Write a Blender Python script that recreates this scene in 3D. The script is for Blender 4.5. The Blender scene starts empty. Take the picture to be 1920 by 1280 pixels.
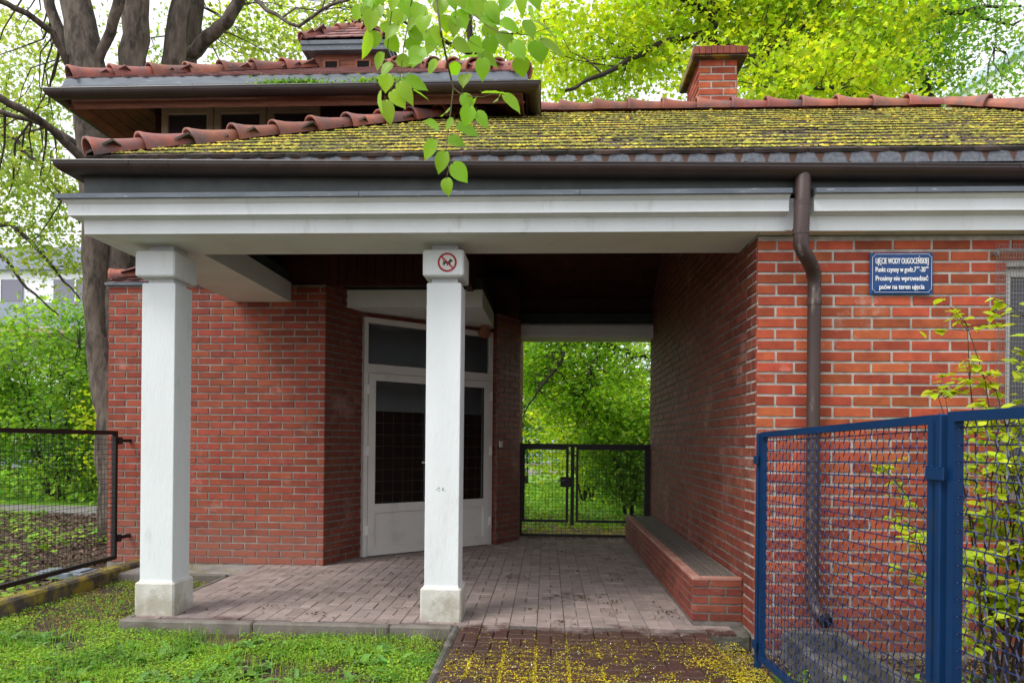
import bpy, math, random
import numpy as np
from mathutils import Vector, Matrix
random.seed(7)
R = np.random.default_rng(7)
sc = bpy.context.scene
COL = sc.collection

# ------------------------------------------------------------------ camera, world, sun, exposure
EYE = 1.33
F = 1330.0
TH = math.atan(66 / F)
RO = 0.0100
cd = bpy.data.cameras.new('camera'); cam = bpy.data.objects.new('camera', cd); COL.objects.link(cam)
cd.sensor_width = 36; cd.sensor_fit = 'HORIZONTAL'; cd.lens = F / 1920 * 36
cd.shift_y = 187.4 / 1920
cd.clip_start = 0.05; cd.clip_end = 600
cd.dof.use_dof = True; cd.dof.focus_distance = 5.6; cd.dof.aperture_fstop = 5.0
_r = Vector((math.cos(TH), math.sin(TH), 0)); _f = Vector((-math.sin(TH), math.cos(TH), 0)); _u = Vector((0, 0, 1))
_r2 = _r * math.cos(RO) + _u * math.sin(RO); _u2 = _u * math.cos(RO) - _r * math.sin(RO)
cam.matrix_world = Matrix(((_r2.x, _u2.x, -_f.x, 0), (_r2.y, _u2.y, -_f.y, 0), (_r2.z, _u2.z, -_f.z, EYE), (0, 0, 0, 1)))
sc.camera = cam

SUN_EL, SUN_AZ = math.radians(52), math.radians(232)
w = bpy.data.worlds.new('World'); sc.world = w; w.use_nodes = True
wn = w.node_tree.nodes; wl = w.node_tree.links
bg = wn['Background']
sky = wn.new('ShaderNodeTexSky'); sky.sky_type = 'NISHITA'; sky.sun_disc = False
sky.sun_elevation = SUN_EL; sky.sun_rotation = SUN_AZ; sky.dust_density = 4.0; sky.air_density = 1.0
hs = wn.new('ShaderNodeHueSaturation'); hs.inputs['Saturation'].default_value = 0.3
wl.new(sky.outputs[0], hs.inputs['Color'])
cl = wn.new('ShaderNodeMix'); cl.data_type = 'RGBA'; cl.inputs[0].default_value = .55      # thin even cloud cover over the sky
cl.inputs[7].default_value = (8.6, 8.8, 9.2, 1); wl.new(hs.outputs[0], cl.inputs[6]); wl.new(cl.outputs[2], bg.inputs[0])
bg.inputs[1].default_value = 0.15
ld = bpy.data.lights.new('sun', 'SUN'); ld.energy = 1.4; ld.angle = math.radians(20); ld.color = (1, .96, .9)
lo = bpy.data.objects.new('sun', ld); COL.objects.link(lo)
sd = Vector((math.sin(SUN_AZ) * math.cos(SUN_EL), math.cos(SUN_AZ) * math.cos(SUN_EL), math.sin(SUN_EL)))
lo.rotation_euler = sd.to_track_quat('Z', 'Y').to_euler()
sc.view_settings.view_transform = 'Standard'; sc.view_settings.look = 'None'
sc.view_settings.exposure = 0.62; sc.view_settings.gamma = 1
sc.cycles.max_bounces = 8; sc.cycles.diffuse_bounces = 4; sc.cycles.transmission_bounces = 6
sc.cycles.use_denoising = True

# ------------------------------------------------------------------ pixel helpers (photo pixels -> world point on a plane)
def ray(x, y):
    dx, dy = x - 960., y - 827.4
    u = dx * math.cos(RO) + dy * math.sin(RO); v = -dx * math.sin(RO) + dy * math.cos(RO)
    return (u * math.cos(TH) - F * math.sin(TH), u * math.sin(TH) + F * math.cos(TH), -v)
def pY(x, y, Y):
    r = ray(x, y); t = Y / r[1]; return (r[0] * t, Y, EYE + r[2] * t)
def pZ(x, y, Z):
    r = ray(x, y); t = (Z - EYE) / r[2]; return (r[0] * t, r[1] * t, Z)

# ------------------------------------------------------------------ materials
MATS = {}
def mat(name, c1, c2=None, rough=.8, scale=8., isl=0., bump=0., bscale=40., spec=.3, metal=0., trans=0., tcol=None,
        c3=None, c3s=2., c3t=(.55, .7), detail=5, hue=0., stretch=None, coat=0.):
    m = bpy.data.materials.new(name); m.use_nodes = True; MATS[name] = m
    nt = m.node_tree; N = nt.nodes; L = nt.links
    b = N['Principled BSDF']; out = N['Material Output']
    b.inputs['Roughness'].default_value = rough; b.inputs['Specular IOR Level'].default_value = spec
    b.inputs['Metallic'].default_value = metal; b.inputs['Coat Weight'].default_value = coat
    tc = N.new('ShaderNodeTexCoord'); co = tc.outputs['Object']
    if stretch:
        mp = N.new('ShaderNodeMapping'); mp.inputs['Scale'].default_value = stretch; L.new(co, mp.inputs[0]); co = mp.outputs[0]
    c2 = c2 or c1
    nz = N.new('ShaderNodeTexNoise'); nz.inputs['Scale'].default_value = scale; nz.inputs['Detail'].default_value = detail
    L.new(co, nz.inputs['Vector'])
    rp = N.new('ShaderNodeValToRGB'); rp.color_ramp.elements[0].position = .35; rp.color_ramp.elements[1].position = .65
    rp.color_ramp.elements[0].color = (*c1, 1); rp.color_ramp.elements[1].color = (*c2, 1)
    L.new(nz.outputs['Fac'], rp.inputs[0]); col = rp.outputs[0]
    if c3:
        n3 = N.new('ShaderNodeTexNoise'); n3.inputs['Scale'].default_value = c3s; n3.inputs['Detail'].default_value = 8
        n3.inputs['Roughness'].default_value = .65
        L.new(co, n3.inputs['Vector'])
        r3 = N.new('ShaderNodeMapRange'); r3.inputs[1].default_value = c3t[0]; r3.inputs[2].default_value = c3t[1]
        L.new(n3.outputs['Fac'], r3.inputs[0])
        mx = N.new('ShaderNodeMix'); mx.data_type = 'RGBA'; L.new(r3.outputs[0], mx.inputs[0]); L.new(col, mx.inputs[6])
        mx.inputs[7].default_value = (*c3, 1); col = mx.outputs[2]
    if isl or hue:
        g = N.new('ShaderNodeNewGeometry'); h = N.new('ShaderNodeHueSaturation')
        mr = N.new('ShaderNodeMapRange'); mr.inputs[3].default_value = 1 - isl; mr.inputs[4].default_value = 1 + isl
        L.new(g.outputs['Random Per Island'], mr.inputs[0]); L.new(mr.outputs[0], h.inputs['Value'])
        if hue:
            ma = N.new('ShaderNodeMath'); ma.operation = 'MULTIPLY'; ma.inputs[1].default_value = 7.31
            L.new(g.outputs['Random Per Island'], ma.inputs[0])
            fr = N.new('ShaderNodeMath'); fr.operation = 'FRACT'; L.new(ma.outputs[0], fr.inputs[0])
            mh = N.new('ShaderNodeMapRange'); mh.inputs[3].default_value = .5 - hue; mh.inputs[4].default_value = .5 + hue
            L.new(fr.outputs[0], mh.inputs[0]); L.new(mh.outputs[0], h.inputs['Hue'])
        L.new(col, h.inputs['Color']); col = h.outputs[0]
    L.new(col, b.inputs['Base Color'])
    if bump:
        nb = N.new('ShaderNodeTexNoise'); nb.inputs['Scale'].default_value = bscale; nb.inputs['Detail'].default_value = 6
        L.new(co, nb.inputs['Vector'])
        bp = N.new('ShaderNodeBump'); bp.inputs['Strength'].default_value = bump; bp.inputs['Distance'].default_value = .01
        L.new(nb.outputs['Fac'], bp.inputs['Height']); L.new(bp.outputs[0], b.inputs['Normal'])
    if trans:
        t = N.new('ShaderNodeBsdfTranslucent'); ms = N.new('ShaderNodeMixShader'); ms.inputs[0].default_value = trans
        if tcol:
            mt = N.new('ShaderNodeMix'); mt.data_type = 'RGBA'; mt.blend_type = 'MULTIPLY'; mt.inputs[0].default_value = 1
            L.new(col, mt.inputs[6]); mt.inputs[7].default_value = (*tcol, 1)
            L.new(mt.outputs[2], t.inputs['Color'])
        else: L.new(col, t.inputs['Color'])
        L.new(b.outputs[0], ms.inputs[1]); L.new(t.outputs[0], ms.inputs[2]); L.new(ms.outputs[0], out.inputs['Surface'])
    return m

mat('brick', (.39, .084, .034), (.29, .058, .027), .82, 9, isl=.30, hue=.008, bump=.35, bscale=60, c3=(.50, .33, .27), c3s=3.2, c3t=(.60, .80))
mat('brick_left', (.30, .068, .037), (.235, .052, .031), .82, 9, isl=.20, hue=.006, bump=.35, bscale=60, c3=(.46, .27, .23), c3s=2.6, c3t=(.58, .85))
mat('brick_pass', (.205, .050, .030), (.14, .034, .023), .62, 9, isl=.16, hue=.006, bump=.3, bscale=60, c3=(.36, .22, .19), c3s=2.2, c3t=(.55, .85))  # brick copy darkened for the passage shade; also the chimney cap's dark brick
mat('mortar', (.46, .43, .39), (.30, .28, .25), .95, 14, bump=.5, bscale=80)
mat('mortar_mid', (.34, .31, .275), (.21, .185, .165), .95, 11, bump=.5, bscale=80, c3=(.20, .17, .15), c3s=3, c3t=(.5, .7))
mat('mortar_shaded', (.20, .18, .16), (.12, .105, .095), .95, 14, bump=.5, bscale=80)  # mortar copy for the porch, its shade put into the colour
mat('plaster', (.70, .73, .75), (.64, .67, .68), .85, 3, bump=.3, bscale=55, c3=(.47, .47, .43), c3s=7, c3t=(.58, .85), stretch=(1, 1, .3))
mat('pedestal', (.52, .50, .45), (.64, .63, .59), .9, 6, bump=.7, bscale=120, c3=(.36, .33, .26), c3s=4, c3t=(.55, .8))
mat('zinc', (.095, .11, .135), (.13, .15, .175), .6, 6, bump=.05, metal=.1, c3=(.34, .35, .35), c3s=14, c3t=(.6, .72), stretch=(.6, 1, 4))
mat('dark_zinc', (.055, .062, .062), (.085, .092, .09), .6, 5, bump=.1, c3=(.13, .07, .05), c3s=5, c3t=(.66, .8))
mat('flash_stain', (.075, .083, .10), (.14, .15, .17), .7, 30, c3=(.085, .045, .03), c3s=3.8, c3t=(.50, .55), stretch=(1.7, 1, .25))
mat('gutter', (.042, .024, .021), (.028, .017, .015), .38, 4, bump=.05, spec=.5, c3=(.075, .05, .038), c3s=7, c3t=(.62, .8))
mat('pipe', (.060, .036, .032), (.042, .026, .024), .45, 6, bump=.08, spec=.4, c3=(.2, .16, .14), c3s=12, c3t=(.6, .75), stretch=(1, 1, .3))
mat('tile', (.13, .085, .07), (.07, .055, .05), .8, 6, isl=.35, bump=.4, c3=(.035, .035, .028), c3s=5, c3t=(.45, .6))
mat('tile_clean', (.26, .13, .12), (.20, .095, .085), .6, 6, isl=.25, bump=.3, bscale=30, c3=(.20, .14, .14), c3s=4, c3t=(.5, .7))
mat('ridge', (.34, .115, .070), (.25, .090, .068), .55, 7, isl=.22, hue=.012, bump=.3, bscale=30, c3=(.13, .085, .085), c3s=5, c3t=(.46, .66))
mat('moss', (.50, .39, .04), (.30, .27, .035), .95, 3, isl=.55, hue=.03, c3=(.12, .12, .03), c3s=4, c3t=(.5, .62))
mat('moss_olive', (.12, .13, .03), (.22, .19, .03), .95, 30, isl=.3, bump=.8, bscale=80)
mat('moss_brown', (.10, .055, .03), (.16, .12, .05), .95, 5, isl=.5)
mat('wood', (.23, .085, .045), (.15, .055, .035), .7, 5, bump=.2, stretch=(1, 1, 8), isl=.15)
mat('wood_boards', (.20, .07, .035), (.12, .04, .025), .65, 6, isl=.25, bump=.2)
mat('wood_dark', (.05, .02, .015), (.03, .015, .012), .7, 6)
mat('ceiling_wood', (.075, .024, .015), (.045, .015, .010), .6, 6, isl=.25, bump=.2)  # board wood darkened, with the gloom under the roof painted in
mat('wood_red', (.055, .014, .012), (.035, .010, .009), .6, 6, isl=.2)
mat('wood_green', (.045, .065, .055), (.03, .045, .038), .8, 5, bump=.3)
mat('vent_wood', (.30, .12, .075), (.22, .085, .055), .75, 5, isl=.2, bump=.2)
mat('cream_paint', (.50, .42, .31), (.42, .35, .26), .5, 5)
mat('pvc', (.62, .60, .57), (.58, .56, .53), .35, 3, spec=.5, c3=(.42, .40, .37), c3s=3, c3t=(.55, .9))
mat('rubber', (.02, .02, .02))
mat('hinge_white', (.75, .74, .72), rough=.3)
mat('black_iron', (.010, .009, .011), (.018, .013, .013), .55, 20, bump=.2, spec=.4)
mat('blue_paint', (.0012, .022, .075), (.002, .027, .092), .5, 3, spec=.22, bump=.12, bscale=25, c3=(.02, .03, .05), c3s=7, c3t=(.60, .72))
mat('blue_wire', (.008, .020, .085), (.012, .02, .07), .45, 20, spec=.4)
mat('rust', (.07, .05, .04), (.03, .04, .06), .7, 20)
mat('galv', (.20, .20, .20), (.14, .14, .14), .5, 30, metal=.3)
mat('sign_blue', (.003, .042, .165), (.004, .05, .19), .3, 2, spec=.35)
mat('white_enamel', (.80, .80, .80), rough=.3)
mat('red_paint', (.42, .012, .02), (.30, .012, .02), .5, 30)
mat('dog_black', (.02, .04, .035), rough=.5)
mat('switch', (.55, .52, .40), rough=.4)
mat('concrete', (.30, .29, .27), (.22, .21, .20), .9, 7, bump=.5, bscale=50, c3=(.12, .11, .08), c3s=3, c3t=(.5, .75))
mat('old_concrete', (.15, .14, .12), (.08, .075, .065), .95, 9, bump=.7, bscale=50, c3=(.05, .05, .03), c3s=4, c3t=(.48, .7))
mat('kerb', (.19, .17, .15), (.13, .115, .10), .9, 7, bump=.5, bscale=60, c3=(.09, .08, .05), c3s=3, c3t=(.52, .75))
mat('old_kerb', (.12, .10, .085), (.07, .06, .05), .9, 7, bump=.5, c3=(.30, .24, .04), c3s=5, c3t=(.46, .6))
mat('bench_cap', (.30, .13, .10), (.36, .20, .16), .8, 8, bump=.4)
mat('joint', (.13, .11, .10), (.07, .06, .055), 1, 12)
mat('grate', (.18, .15, .13), (.11, .09, .08), .6, 12, isl=.2)
mat('dark_void', (.012, .012, .012), rough=.9)
mat('black_tile', (.018, .018, .022), rough=.6, spec=.2)
mat('room_wall', (.70, .70, .76), rough=.9)
mat('soil', (.085, .058, .04), (.05, .036, .027), 1, 6, bump=.8, bscale=30, c3=(.12, .10, .035), c3s=2.5, c3t=(.5, .68))
mat('litter', (.17, .115, .085), (.09, .055, .042), .95, 3, isl=.6, hue=.02)
mat('weed', (.20, .37, .03), (.29, .46, .045), .6, 2, isl=.4, hue=.03, trans=.4, tcol=(1.3, 1.4, .8), c3=(.12, .26, .035), c3s=2.2, c3t=(.5, .65))
mat('weed_dark', (.12, .27, .045), (.17, .33, .075), .5, 3, isl=.3, hue=.02, trans=.3, tcol=(1.2, 1.4, .7), spec=.4)
mat('petal', (.54, .43, .015), (.38, .31, .02), .9, 6, isl=.55, hue=.02)
mat('white_petal', (.7, .66, .6), rough=.9)
mat('bark', (.145, .118, .095), (.075, .060, .048), .95, 16, bump=1., bscale=34, stretch=(1, 1, .34), c3=(.045, .036, .03), c3s=7, c3t=(.50, .60))
mat('bark_moss', (.15, .15, .05), (.09, .08, .05), .95, 7, bump=1., bscale=20, c3=(.20, .20, .05), c3s=4, c3t=(.45, .6))
mat('twig', (.045, .034, .028), (.03, .022, .02), .9, 20)
mat('twig_green', (.12, .11, .04), (.09, .06, .03), .8, 20)
def leafmat(n, a, b, tr=.5, tc=(1.5, 1.6, .7), isl=.3, hue=.02, rough=.5, spec=.35):
    mat(n, a, b, rough, 1.1, isl=isl, hue=hue, trans=tr, tcol=tc, spec=spec)
leafmat('leaf_bright', (.27, .40, .022), (.54, .58, .03), .55, isl=.42, hue=.028)
leafmat('leaf_mid', (.13, .27, .035), (.29, .45, .055), .52, isl=.42, hue=.028)
leafmat('leaf_rear', (.17, .33, .03), (.36, .52, .05), .55, isl=.42, hue=.025)
leafmat('leaf_dark', (.10, .20, .035), (.20, .34, .045), .5, isl=.4, hue=.025)
leafmat('leaf_pale', (.21, .30, .06), (.38, .44, .11), .52, isl=.42, hue=.03)
mat('leaf_vein', (.34, .50, .10), rough=.6)
leafmat('leaf_linden', (.21, .40, .03), (.29, .48, .035), .5, (1.35, 1.5, .5), .18, .012, .4)
leafmat('leaf_yellow', (.48, .56, .025), (.38, .50, .03), .45, (1.4, 1.4, .5), .28, .02, .4)
mat('facade_white', (.84, .85, .88), (.80, .81, .84), .8, 2)
mat('facade_grey', (.30, .32, .42), (.26, .28, .38), .7, 2)
mat('facade_tan', (.42, .30, .24), (.36, .27, .22), .8, 2)
mat('light_metal', (.50, .58, .66), (.45, .52, .60), .5, 4)
mat('dull_metal', (.20, .23, .28), (.14, .16, .2), .6, 9)
mat('window_dark', (.05, .05, .06), rough=.15, spec=.6)
mat('window_far', (.20, .20, .25), rough=.4, spec=.3)  # far panes tinted lighter, haze of distance mixed into the colour
mat('asphalt', (.21, .195, .195), (.17, .16, .16), .9, 5, bump=.3)
mat('far_green', (.12, .27, .02), (.17, .34, .03), .9, 1.5, c3=(.08, .14, .02), c3s=3, c3t=(.5, .7))

def paver_material():
    m = mat('paver', (.30, .24, .22), (.24, .19, .172), .85, 6, isl=.14, bump=.5, bscale=70, c3=(.20, .165, .16), c3s=1.6, c3t=(.5, .72))
    nt = m.node_tree; N = nt.nodes; L = nt.links; b = N['Principled BSDF']
    col = b.inputs['Base Color'].links[0].from_socket
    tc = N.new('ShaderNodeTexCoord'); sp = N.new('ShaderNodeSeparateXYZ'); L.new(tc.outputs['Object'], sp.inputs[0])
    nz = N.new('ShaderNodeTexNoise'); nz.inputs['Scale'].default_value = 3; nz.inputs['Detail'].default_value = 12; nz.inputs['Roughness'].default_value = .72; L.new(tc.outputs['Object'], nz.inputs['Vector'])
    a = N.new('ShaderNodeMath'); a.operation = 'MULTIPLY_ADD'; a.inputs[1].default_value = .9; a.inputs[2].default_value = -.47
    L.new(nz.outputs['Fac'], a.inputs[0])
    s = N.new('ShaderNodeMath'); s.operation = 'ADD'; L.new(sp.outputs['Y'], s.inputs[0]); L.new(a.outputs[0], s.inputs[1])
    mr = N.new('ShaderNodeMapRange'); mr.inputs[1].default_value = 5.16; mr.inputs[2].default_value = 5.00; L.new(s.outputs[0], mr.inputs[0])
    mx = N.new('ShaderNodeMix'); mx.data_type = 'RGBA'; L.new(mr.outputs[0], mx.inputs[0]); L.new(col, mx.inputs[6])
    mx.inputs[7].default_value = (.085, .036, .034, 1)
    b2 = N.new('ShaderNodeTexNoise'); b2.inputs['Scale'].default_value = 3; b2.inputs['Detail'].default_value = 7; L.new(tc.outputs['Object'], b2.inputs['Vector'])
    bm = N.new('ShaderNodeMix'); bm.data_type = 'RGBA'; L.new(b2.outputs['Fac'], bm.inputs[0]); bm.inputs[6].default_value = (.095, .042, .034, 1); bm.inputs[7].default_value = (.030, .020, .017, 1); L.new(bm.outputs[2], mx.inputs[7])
    L.new(mx.outputs[2], b.inputs['Base Color'])
    m2 = N.new('ShaderNodeMapRange'); m2.inputs[3].default_value = .85; m2.inputs[4].default_value = .5; L.new(mr.outputs[0], m2.inputs[0]); L.new(m2.outputs[0], b.inputs['Roughness'])
paver_material()

def base_bloom(name, z0, z1, colr, amt=.75):
    m = MATS[name]; nt = m.node_tree; N = nt.nodes; L = nt.links; b = N['Principled BSDF']; col = b.inputs['Base Color'].links[0].from_socket
    tc = N.new('ShaderNodeTexCoord'); sp = N.new('ShaderNodeSeparateXYZ'); L.new(tc.outputs['Object'], sp.inputs[0])
    nz = N.new('ShaderNodeTexNoise'); nz.inputs['Scale'].default_value = 2.6; nz.inputs['Detail'].default_value = 9; nz.inputs['Roughness'].default_value = .68; L.new(tc.outputs['Object'], nz.inputs['Vector'])
    a = N.new('ShaderNodeMath'); a.operation = 'MULTIPLY_ADD'; a.inputs[1].default_value = 1.1; a.inputs[2].default_value = -.55; L.new(nz.outputs['Fac'], a.inputs[0])
    q = N.new('ShaderNodeMath'); q.operation = 'ADD'; L.new(a.outputs[0], q.inputs[0]); L.new(sp.outputs['Z'], q.inputs[1])
    mr = N.new('ShaderNodeMapRange'); mr.inputs[1].default_value = z1; mr.inputs[2].default_value = z0; mr.inputs[4].default_value = amt; L.new(q.outputs[0], mr.inputs[0])
    mx = N.new('ShaderNodeMix'); mx.data_type = 'RGBA'; L.new(mr.outputs[0], mx.inputs[0]); L.new(col, mx.inputs[6]); mx.inputs[7].default_value = (*colr, 1); L.new(mx.outputs[2], b.inputs['Base Color'])
base_bloom('brick_left', .15, .75, (.29, .12, .09), .55)
base_bloom('brick', .0, .55, (.17, .06, .04), .65)
base_bloom('mortar', .0, .45, (.22, .18, .15), .7)
base_bloom('pedestal', .0, .13, (.30, .27, .20), .7)
def stain_material():
    m = mat('flash_joint', (.085, .095, .115), (.15, .16, .18), .7, 34)
    nt = m.node_tree; N = nt.nodes; L = nt.links; b = N['Principled BSDF']; col = b.inputs['Base Color'].links[0].from_socket
    def M(op, a, v=None, c=None):
        q = N.new('ShaderNodeMath'); q.operation = op
        for i, x in enumerate((a, v, c)):
            if x is None: continue
            if isinstance(x, (int, float)): q.inputs[i].default_value = x
            else: L.new(x, q.inputs[i])
        return q.outputs[0]
    tc = N.new('ShaderNodeTexCoord'); sp = N.new('ShaderNodeSeparateXYZ'); L.new(tc.outputs['Object'], sp.inputs[0])
    nz = N.new('ShaderNodeTexNoise'); nz.inputs['Scale'].default_value = 9; nz.inputs['Detail'].default_value = 5; L.new(tc.outputs['Object'], nz.inputs['Vector'])
    x = M('ADD', sp.outputs['X'], 3.3); x = M('MULTIPLY_ADD', nz.outputs['Fac'], .035, x); f = M('FRACT', M('DIVIDE', x, .18)); d = M('ABSOLUTE', M('SUBTRACT', f, .55))
    wz = M('MULTIPLY_ADD', sp.outputs['Z'], 1.9, -6.2 - .01)          # wider stain at the top edge
    t = M('SUBTRACT', M('ADD', wz, M('MULTIPLY', nz.outputs['Fac'], .22)), d)
    mr = N.new('ShaderNodeMapRange'); mr.inputs[1].default_value = -.03; mr.inputs[2].default_value = .03; L.new(t, mr.inputs[0])
    mx = N.new('ShaderNodeMix'); mx.data_type = 'RGBA'; L.new(mr.outputs[0], mx.inputs[0]); L.new(col, mx.inputs[6]); mx.inputs[7].default_value = (.075, .038, .026, 1)
    L.new(mx.outputs[2], b.inputs['Base Color'])
stain_material()
def glass_material():
    m = bpy.data.materials.new('glass'); m.use_nodes = True; MATS['glass'] = m
    N = m.node_tree.nodes; L = m.node_tree.links; N.remove(N['Principled BSDF'])
    t = N.new('ShaderNodeBsdfTransparent'); t.inputs[0].default_value = (.82, .86, .86, 1)
    g = N.new('ShaderNodeBsdfGlossy'); g.inputs['Roughness'].default_value = .03
    fr = N.new('ShaderNodeFresnel'); fr.inputs[0].default_value = 1.5
    ad = N.new('ShaderNodeMath'); ad.operation = 'MULTIPLY_ADD'; ad.inputs[1].default_value = .5; ad.inputs[2].default_value = .03
    L.new(fr.outputs[0], ad.inputs[0])
    mx = N.new('ShaderNodeMixShader'); L.new(ad.outputs[0], mx.inputs[0]); L.new(t.outputs[0], mx.inputs[1]); L.new(g.outputs[0], mx.inputs[2])
    L.new(mx.outputs[0], N['Material Output'].inputs[0])
glass_material()

# ------------------------------------------------------------------ object helpers
ORG = {}
def thing(name, label, cat, loc=(0, 0, 0), group=None, kind=None):
    o = bpy.data.objects.new(name, None); o.empty_display_size = .2; COL.objects.link(o); o.location = loc
    o['label'] = label; o['category'] = cat
    if group: o['group'] = group
    if kind: o['kind'] = kind
    ORG[o.name] = Vector(loc); return o
def tag(o, label=None, cat=None, group=None, kind=None):
    if label: o['label'] = label
    if cat: o['category'] = cat
    if group: o['group'] = group
    if kind: o['kind'] = kind
    return o
class MB:
    def __init__(s): s.v = []; s.f = []; s.m = []
    def add(s, verts, faces, mi=0):
        o = len(s.v); s.v.extend([tuple(p) for p in verts]); s.f.extend([tuple(i + o for i in f) for f in faces]); s.m.extend([mi] * len(faces))
    def box(s, x0, x1, y0, y1, z0, z1, mi=0):
        if x0 > x1: x0, x1 = x1, x0
        if y0 > y1: y0, y1 = y1, y0
        s.add([(x0, y0, z0), (x1, y0, z0), (x1, y1, z0), (x0, y1, z0), (x0, y0, z1), (x1, y0, z1), (x1, y1, z1), (x0, y1, z1)],
              [(0, 3, 2, 1), (4, 5, 6, 7), (0, 1, 5, 4), (1, 2, 6, 5), (2, 3, 7, 6), (3, 0, 4, 7)], mi)
    def bbox(s, x0, x1, y0, y1, z0, z1, c=.005, mi=0):   # chamfered box
        P = []
        for z, e in ((z0, c), (z0 + c, 0), (z1 - c, 0), (z1, c)):
            a, b, cc, d = x0 + e, x1 - e, y0 + e, y1 - e; k = c if e == 0 else c * .6
            P += [(a + k, cc, z), (b - k, cc, z), (b, cc + k, z), (b, d - k, z), (b - k, d, z), (a + k, d, z), (a, d - k, z), (a, cc + k, z)]
        fs = [tuple(range(7, -1, -1)), tuple(range(24, 32))]
        for r in range(3):
            for i in range(8): j = (i + 1) % 8; fs.append((r * 8 + i, r * 8 + j, r * 8 + 8 + j, r * 8 + 8 + i))
        s.add(P, fs, mi)
    def obox(s, p, ax, ay, az, mi=0):     # oriented box from corner p with edge vectors
        p, ax, ay, az = Vector(p), Vector(ax), Vector(ay), Vector(az)
        V = [p, p + ax, p + ax + ay, p + ay, p + az, p + ax + az, p + ax + ay + az, p + ay + az]
        F_ = [(0, 3, 2, 1), (4, 5, 6, 7), (0, 1, 5, 4), (1, 2, 6, 5), (2, 3, 7, 6), (3, 0, 4, 7)]
        if ax.cross(ay).dot(az) < 0: F_ = [f[::-1] for f in F_]
        s.add(V, F_, mi)
    def prism(s, poly, z0, z1, mi=0):
        n = len(poly); A = sum(poly[i][0] * poly[(i + 1) % n][1] - poly[(i + 1) % n][0] * poly[i][1] for i in range(n))
        if A < 0: poly = poly[::-1]
        s.add([(x, y, z0) for x, y in poly] + [(x, y, z1) for x, y in poly],
              [tuple(range(n - 1, -1, -1)), tuple(range(n, 2 * n))] + [(i, (i + 1) % n, n + (i + 1) % n, n + i) for i in range(n)], mi)
    def tube(s, pts, rad, n=8, mi=0, cap=True, rough=0.):
        pts = [Vector(p) for p in pts]
        if not hasattr(rad, '__len__'): rad = [rad] * len(pts)
        base = len(s.v); prev = None
        for i, p in enumerate(pts):
            d = (pts[min(i + 1, len(pts) - 1)] - pts[max(i - 1, 0)])
            if d.length < 1e-9: d = Vector((0, 0, 1))
            d.normalize()
            if prev is None:
                a = Vector((0, 0, 1)) if abs(d.z) < .9 else Vector((1, 0, 0)); x = d.cross(a).normalized()
            else: x = (prev - d * prev.dot(d)).normalized()
            prev = x; y = d.cross(x)
            for k in range(n):
                an = 2 * math.pi * k / n; r = rad[i] * (1 + (random.uniform(-rough, rough) if rough else 0))
                s.v.append(tuple(p + x * (math.cos(an) * r) + y * (math.sin(an) * r)))
        for i in range(len(pts) - 1):
            for k in range(n):
                j = (k + 1) % n; s.f.append((base + i * n + k, base + i * n + j, base + (i + 1) * n + j, base + (i + 1) * n + k)); s.m.append(mi)
        if cap:
            s.f.append(tuple(base + k for k in range(n - 1, -1, -1))); s.m.append(mi)
            e = base + (len(pts) - 1) * n; s.f.append(tuple(e + k for k in range(n))); s.m.append(mi)
    def sweep(s, prof, path, closed_prof=True, mi=0):   # prof (d outward, z), path xy with outward on its right-hand side
        n = len(path); secs = []
        for i, p in enumerate(path):
            p = Vector(p)
            def nrm(a, b):
                t = (Vector(b) - Vector(a)).normalized(); return Vector((t.y, -t.x))
            if i == 0: m = nrm(path[0], path[1])
            elif i == n - 1: m = nrm(path[-2], path[-1])
            else:
                a, b = nrm(path[i - 1], path[i]), nrm(path[i], path[i + 1]); m = (a + b); m = m / m.dot(a)
            secs.append([(p.x + m.x * d, p.y + m.y * d, z) for d, z in prof])
        k = len(prof); V = [q for sct in secs for q in sct]; fs = []
        for i in range(n - 1):
            for j in range(k if closed_prof else k - 1):
                jj = (j + 1) % k; fs.append((i * k + j, i * k + jj, (i + 1) * k + jj, (i + 1) * k + j))
        if closed_prof: fs += [tuple(range(k - 1, -1, -1)), tuple((n - 1) * k + j for j in range(k))]
        s.add(V, fs, mi)
    def obj(s, name, mats, parent=None, root=None, smooth=False, fix=True):
        org = ORG.get((root or parent).name, Vector()) if parent else Vector()
        me = bpy.data.meshes.new(name)
        me.from_pydata([(a - org.x, b - org.y, c - org.z) for a, b, c in s.v], [], s.f)
        if isinstance(mats, str): mats = [mats]
        for m in mats: me.materials.append(MATS[m])
        me.polygons.foreach_set('material_index', s.m)
        if smooth: me.polygons.foreach_set('use_smooth', [True] * len(s.f))
        me.update()
        o = bpy.data.objects.new(name, me); COL.objects.link(o)
        if fix:
            import bmesh
            bm = bmesh.new(); bm.from_mesh(me); bmesh.ops.recalc_face_normals(bm, faces=bm.faces); bm.to_mesh(me); bm.free()
        if parent: o.parent = parent; ORG[o.name] = org
        return o
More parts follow.
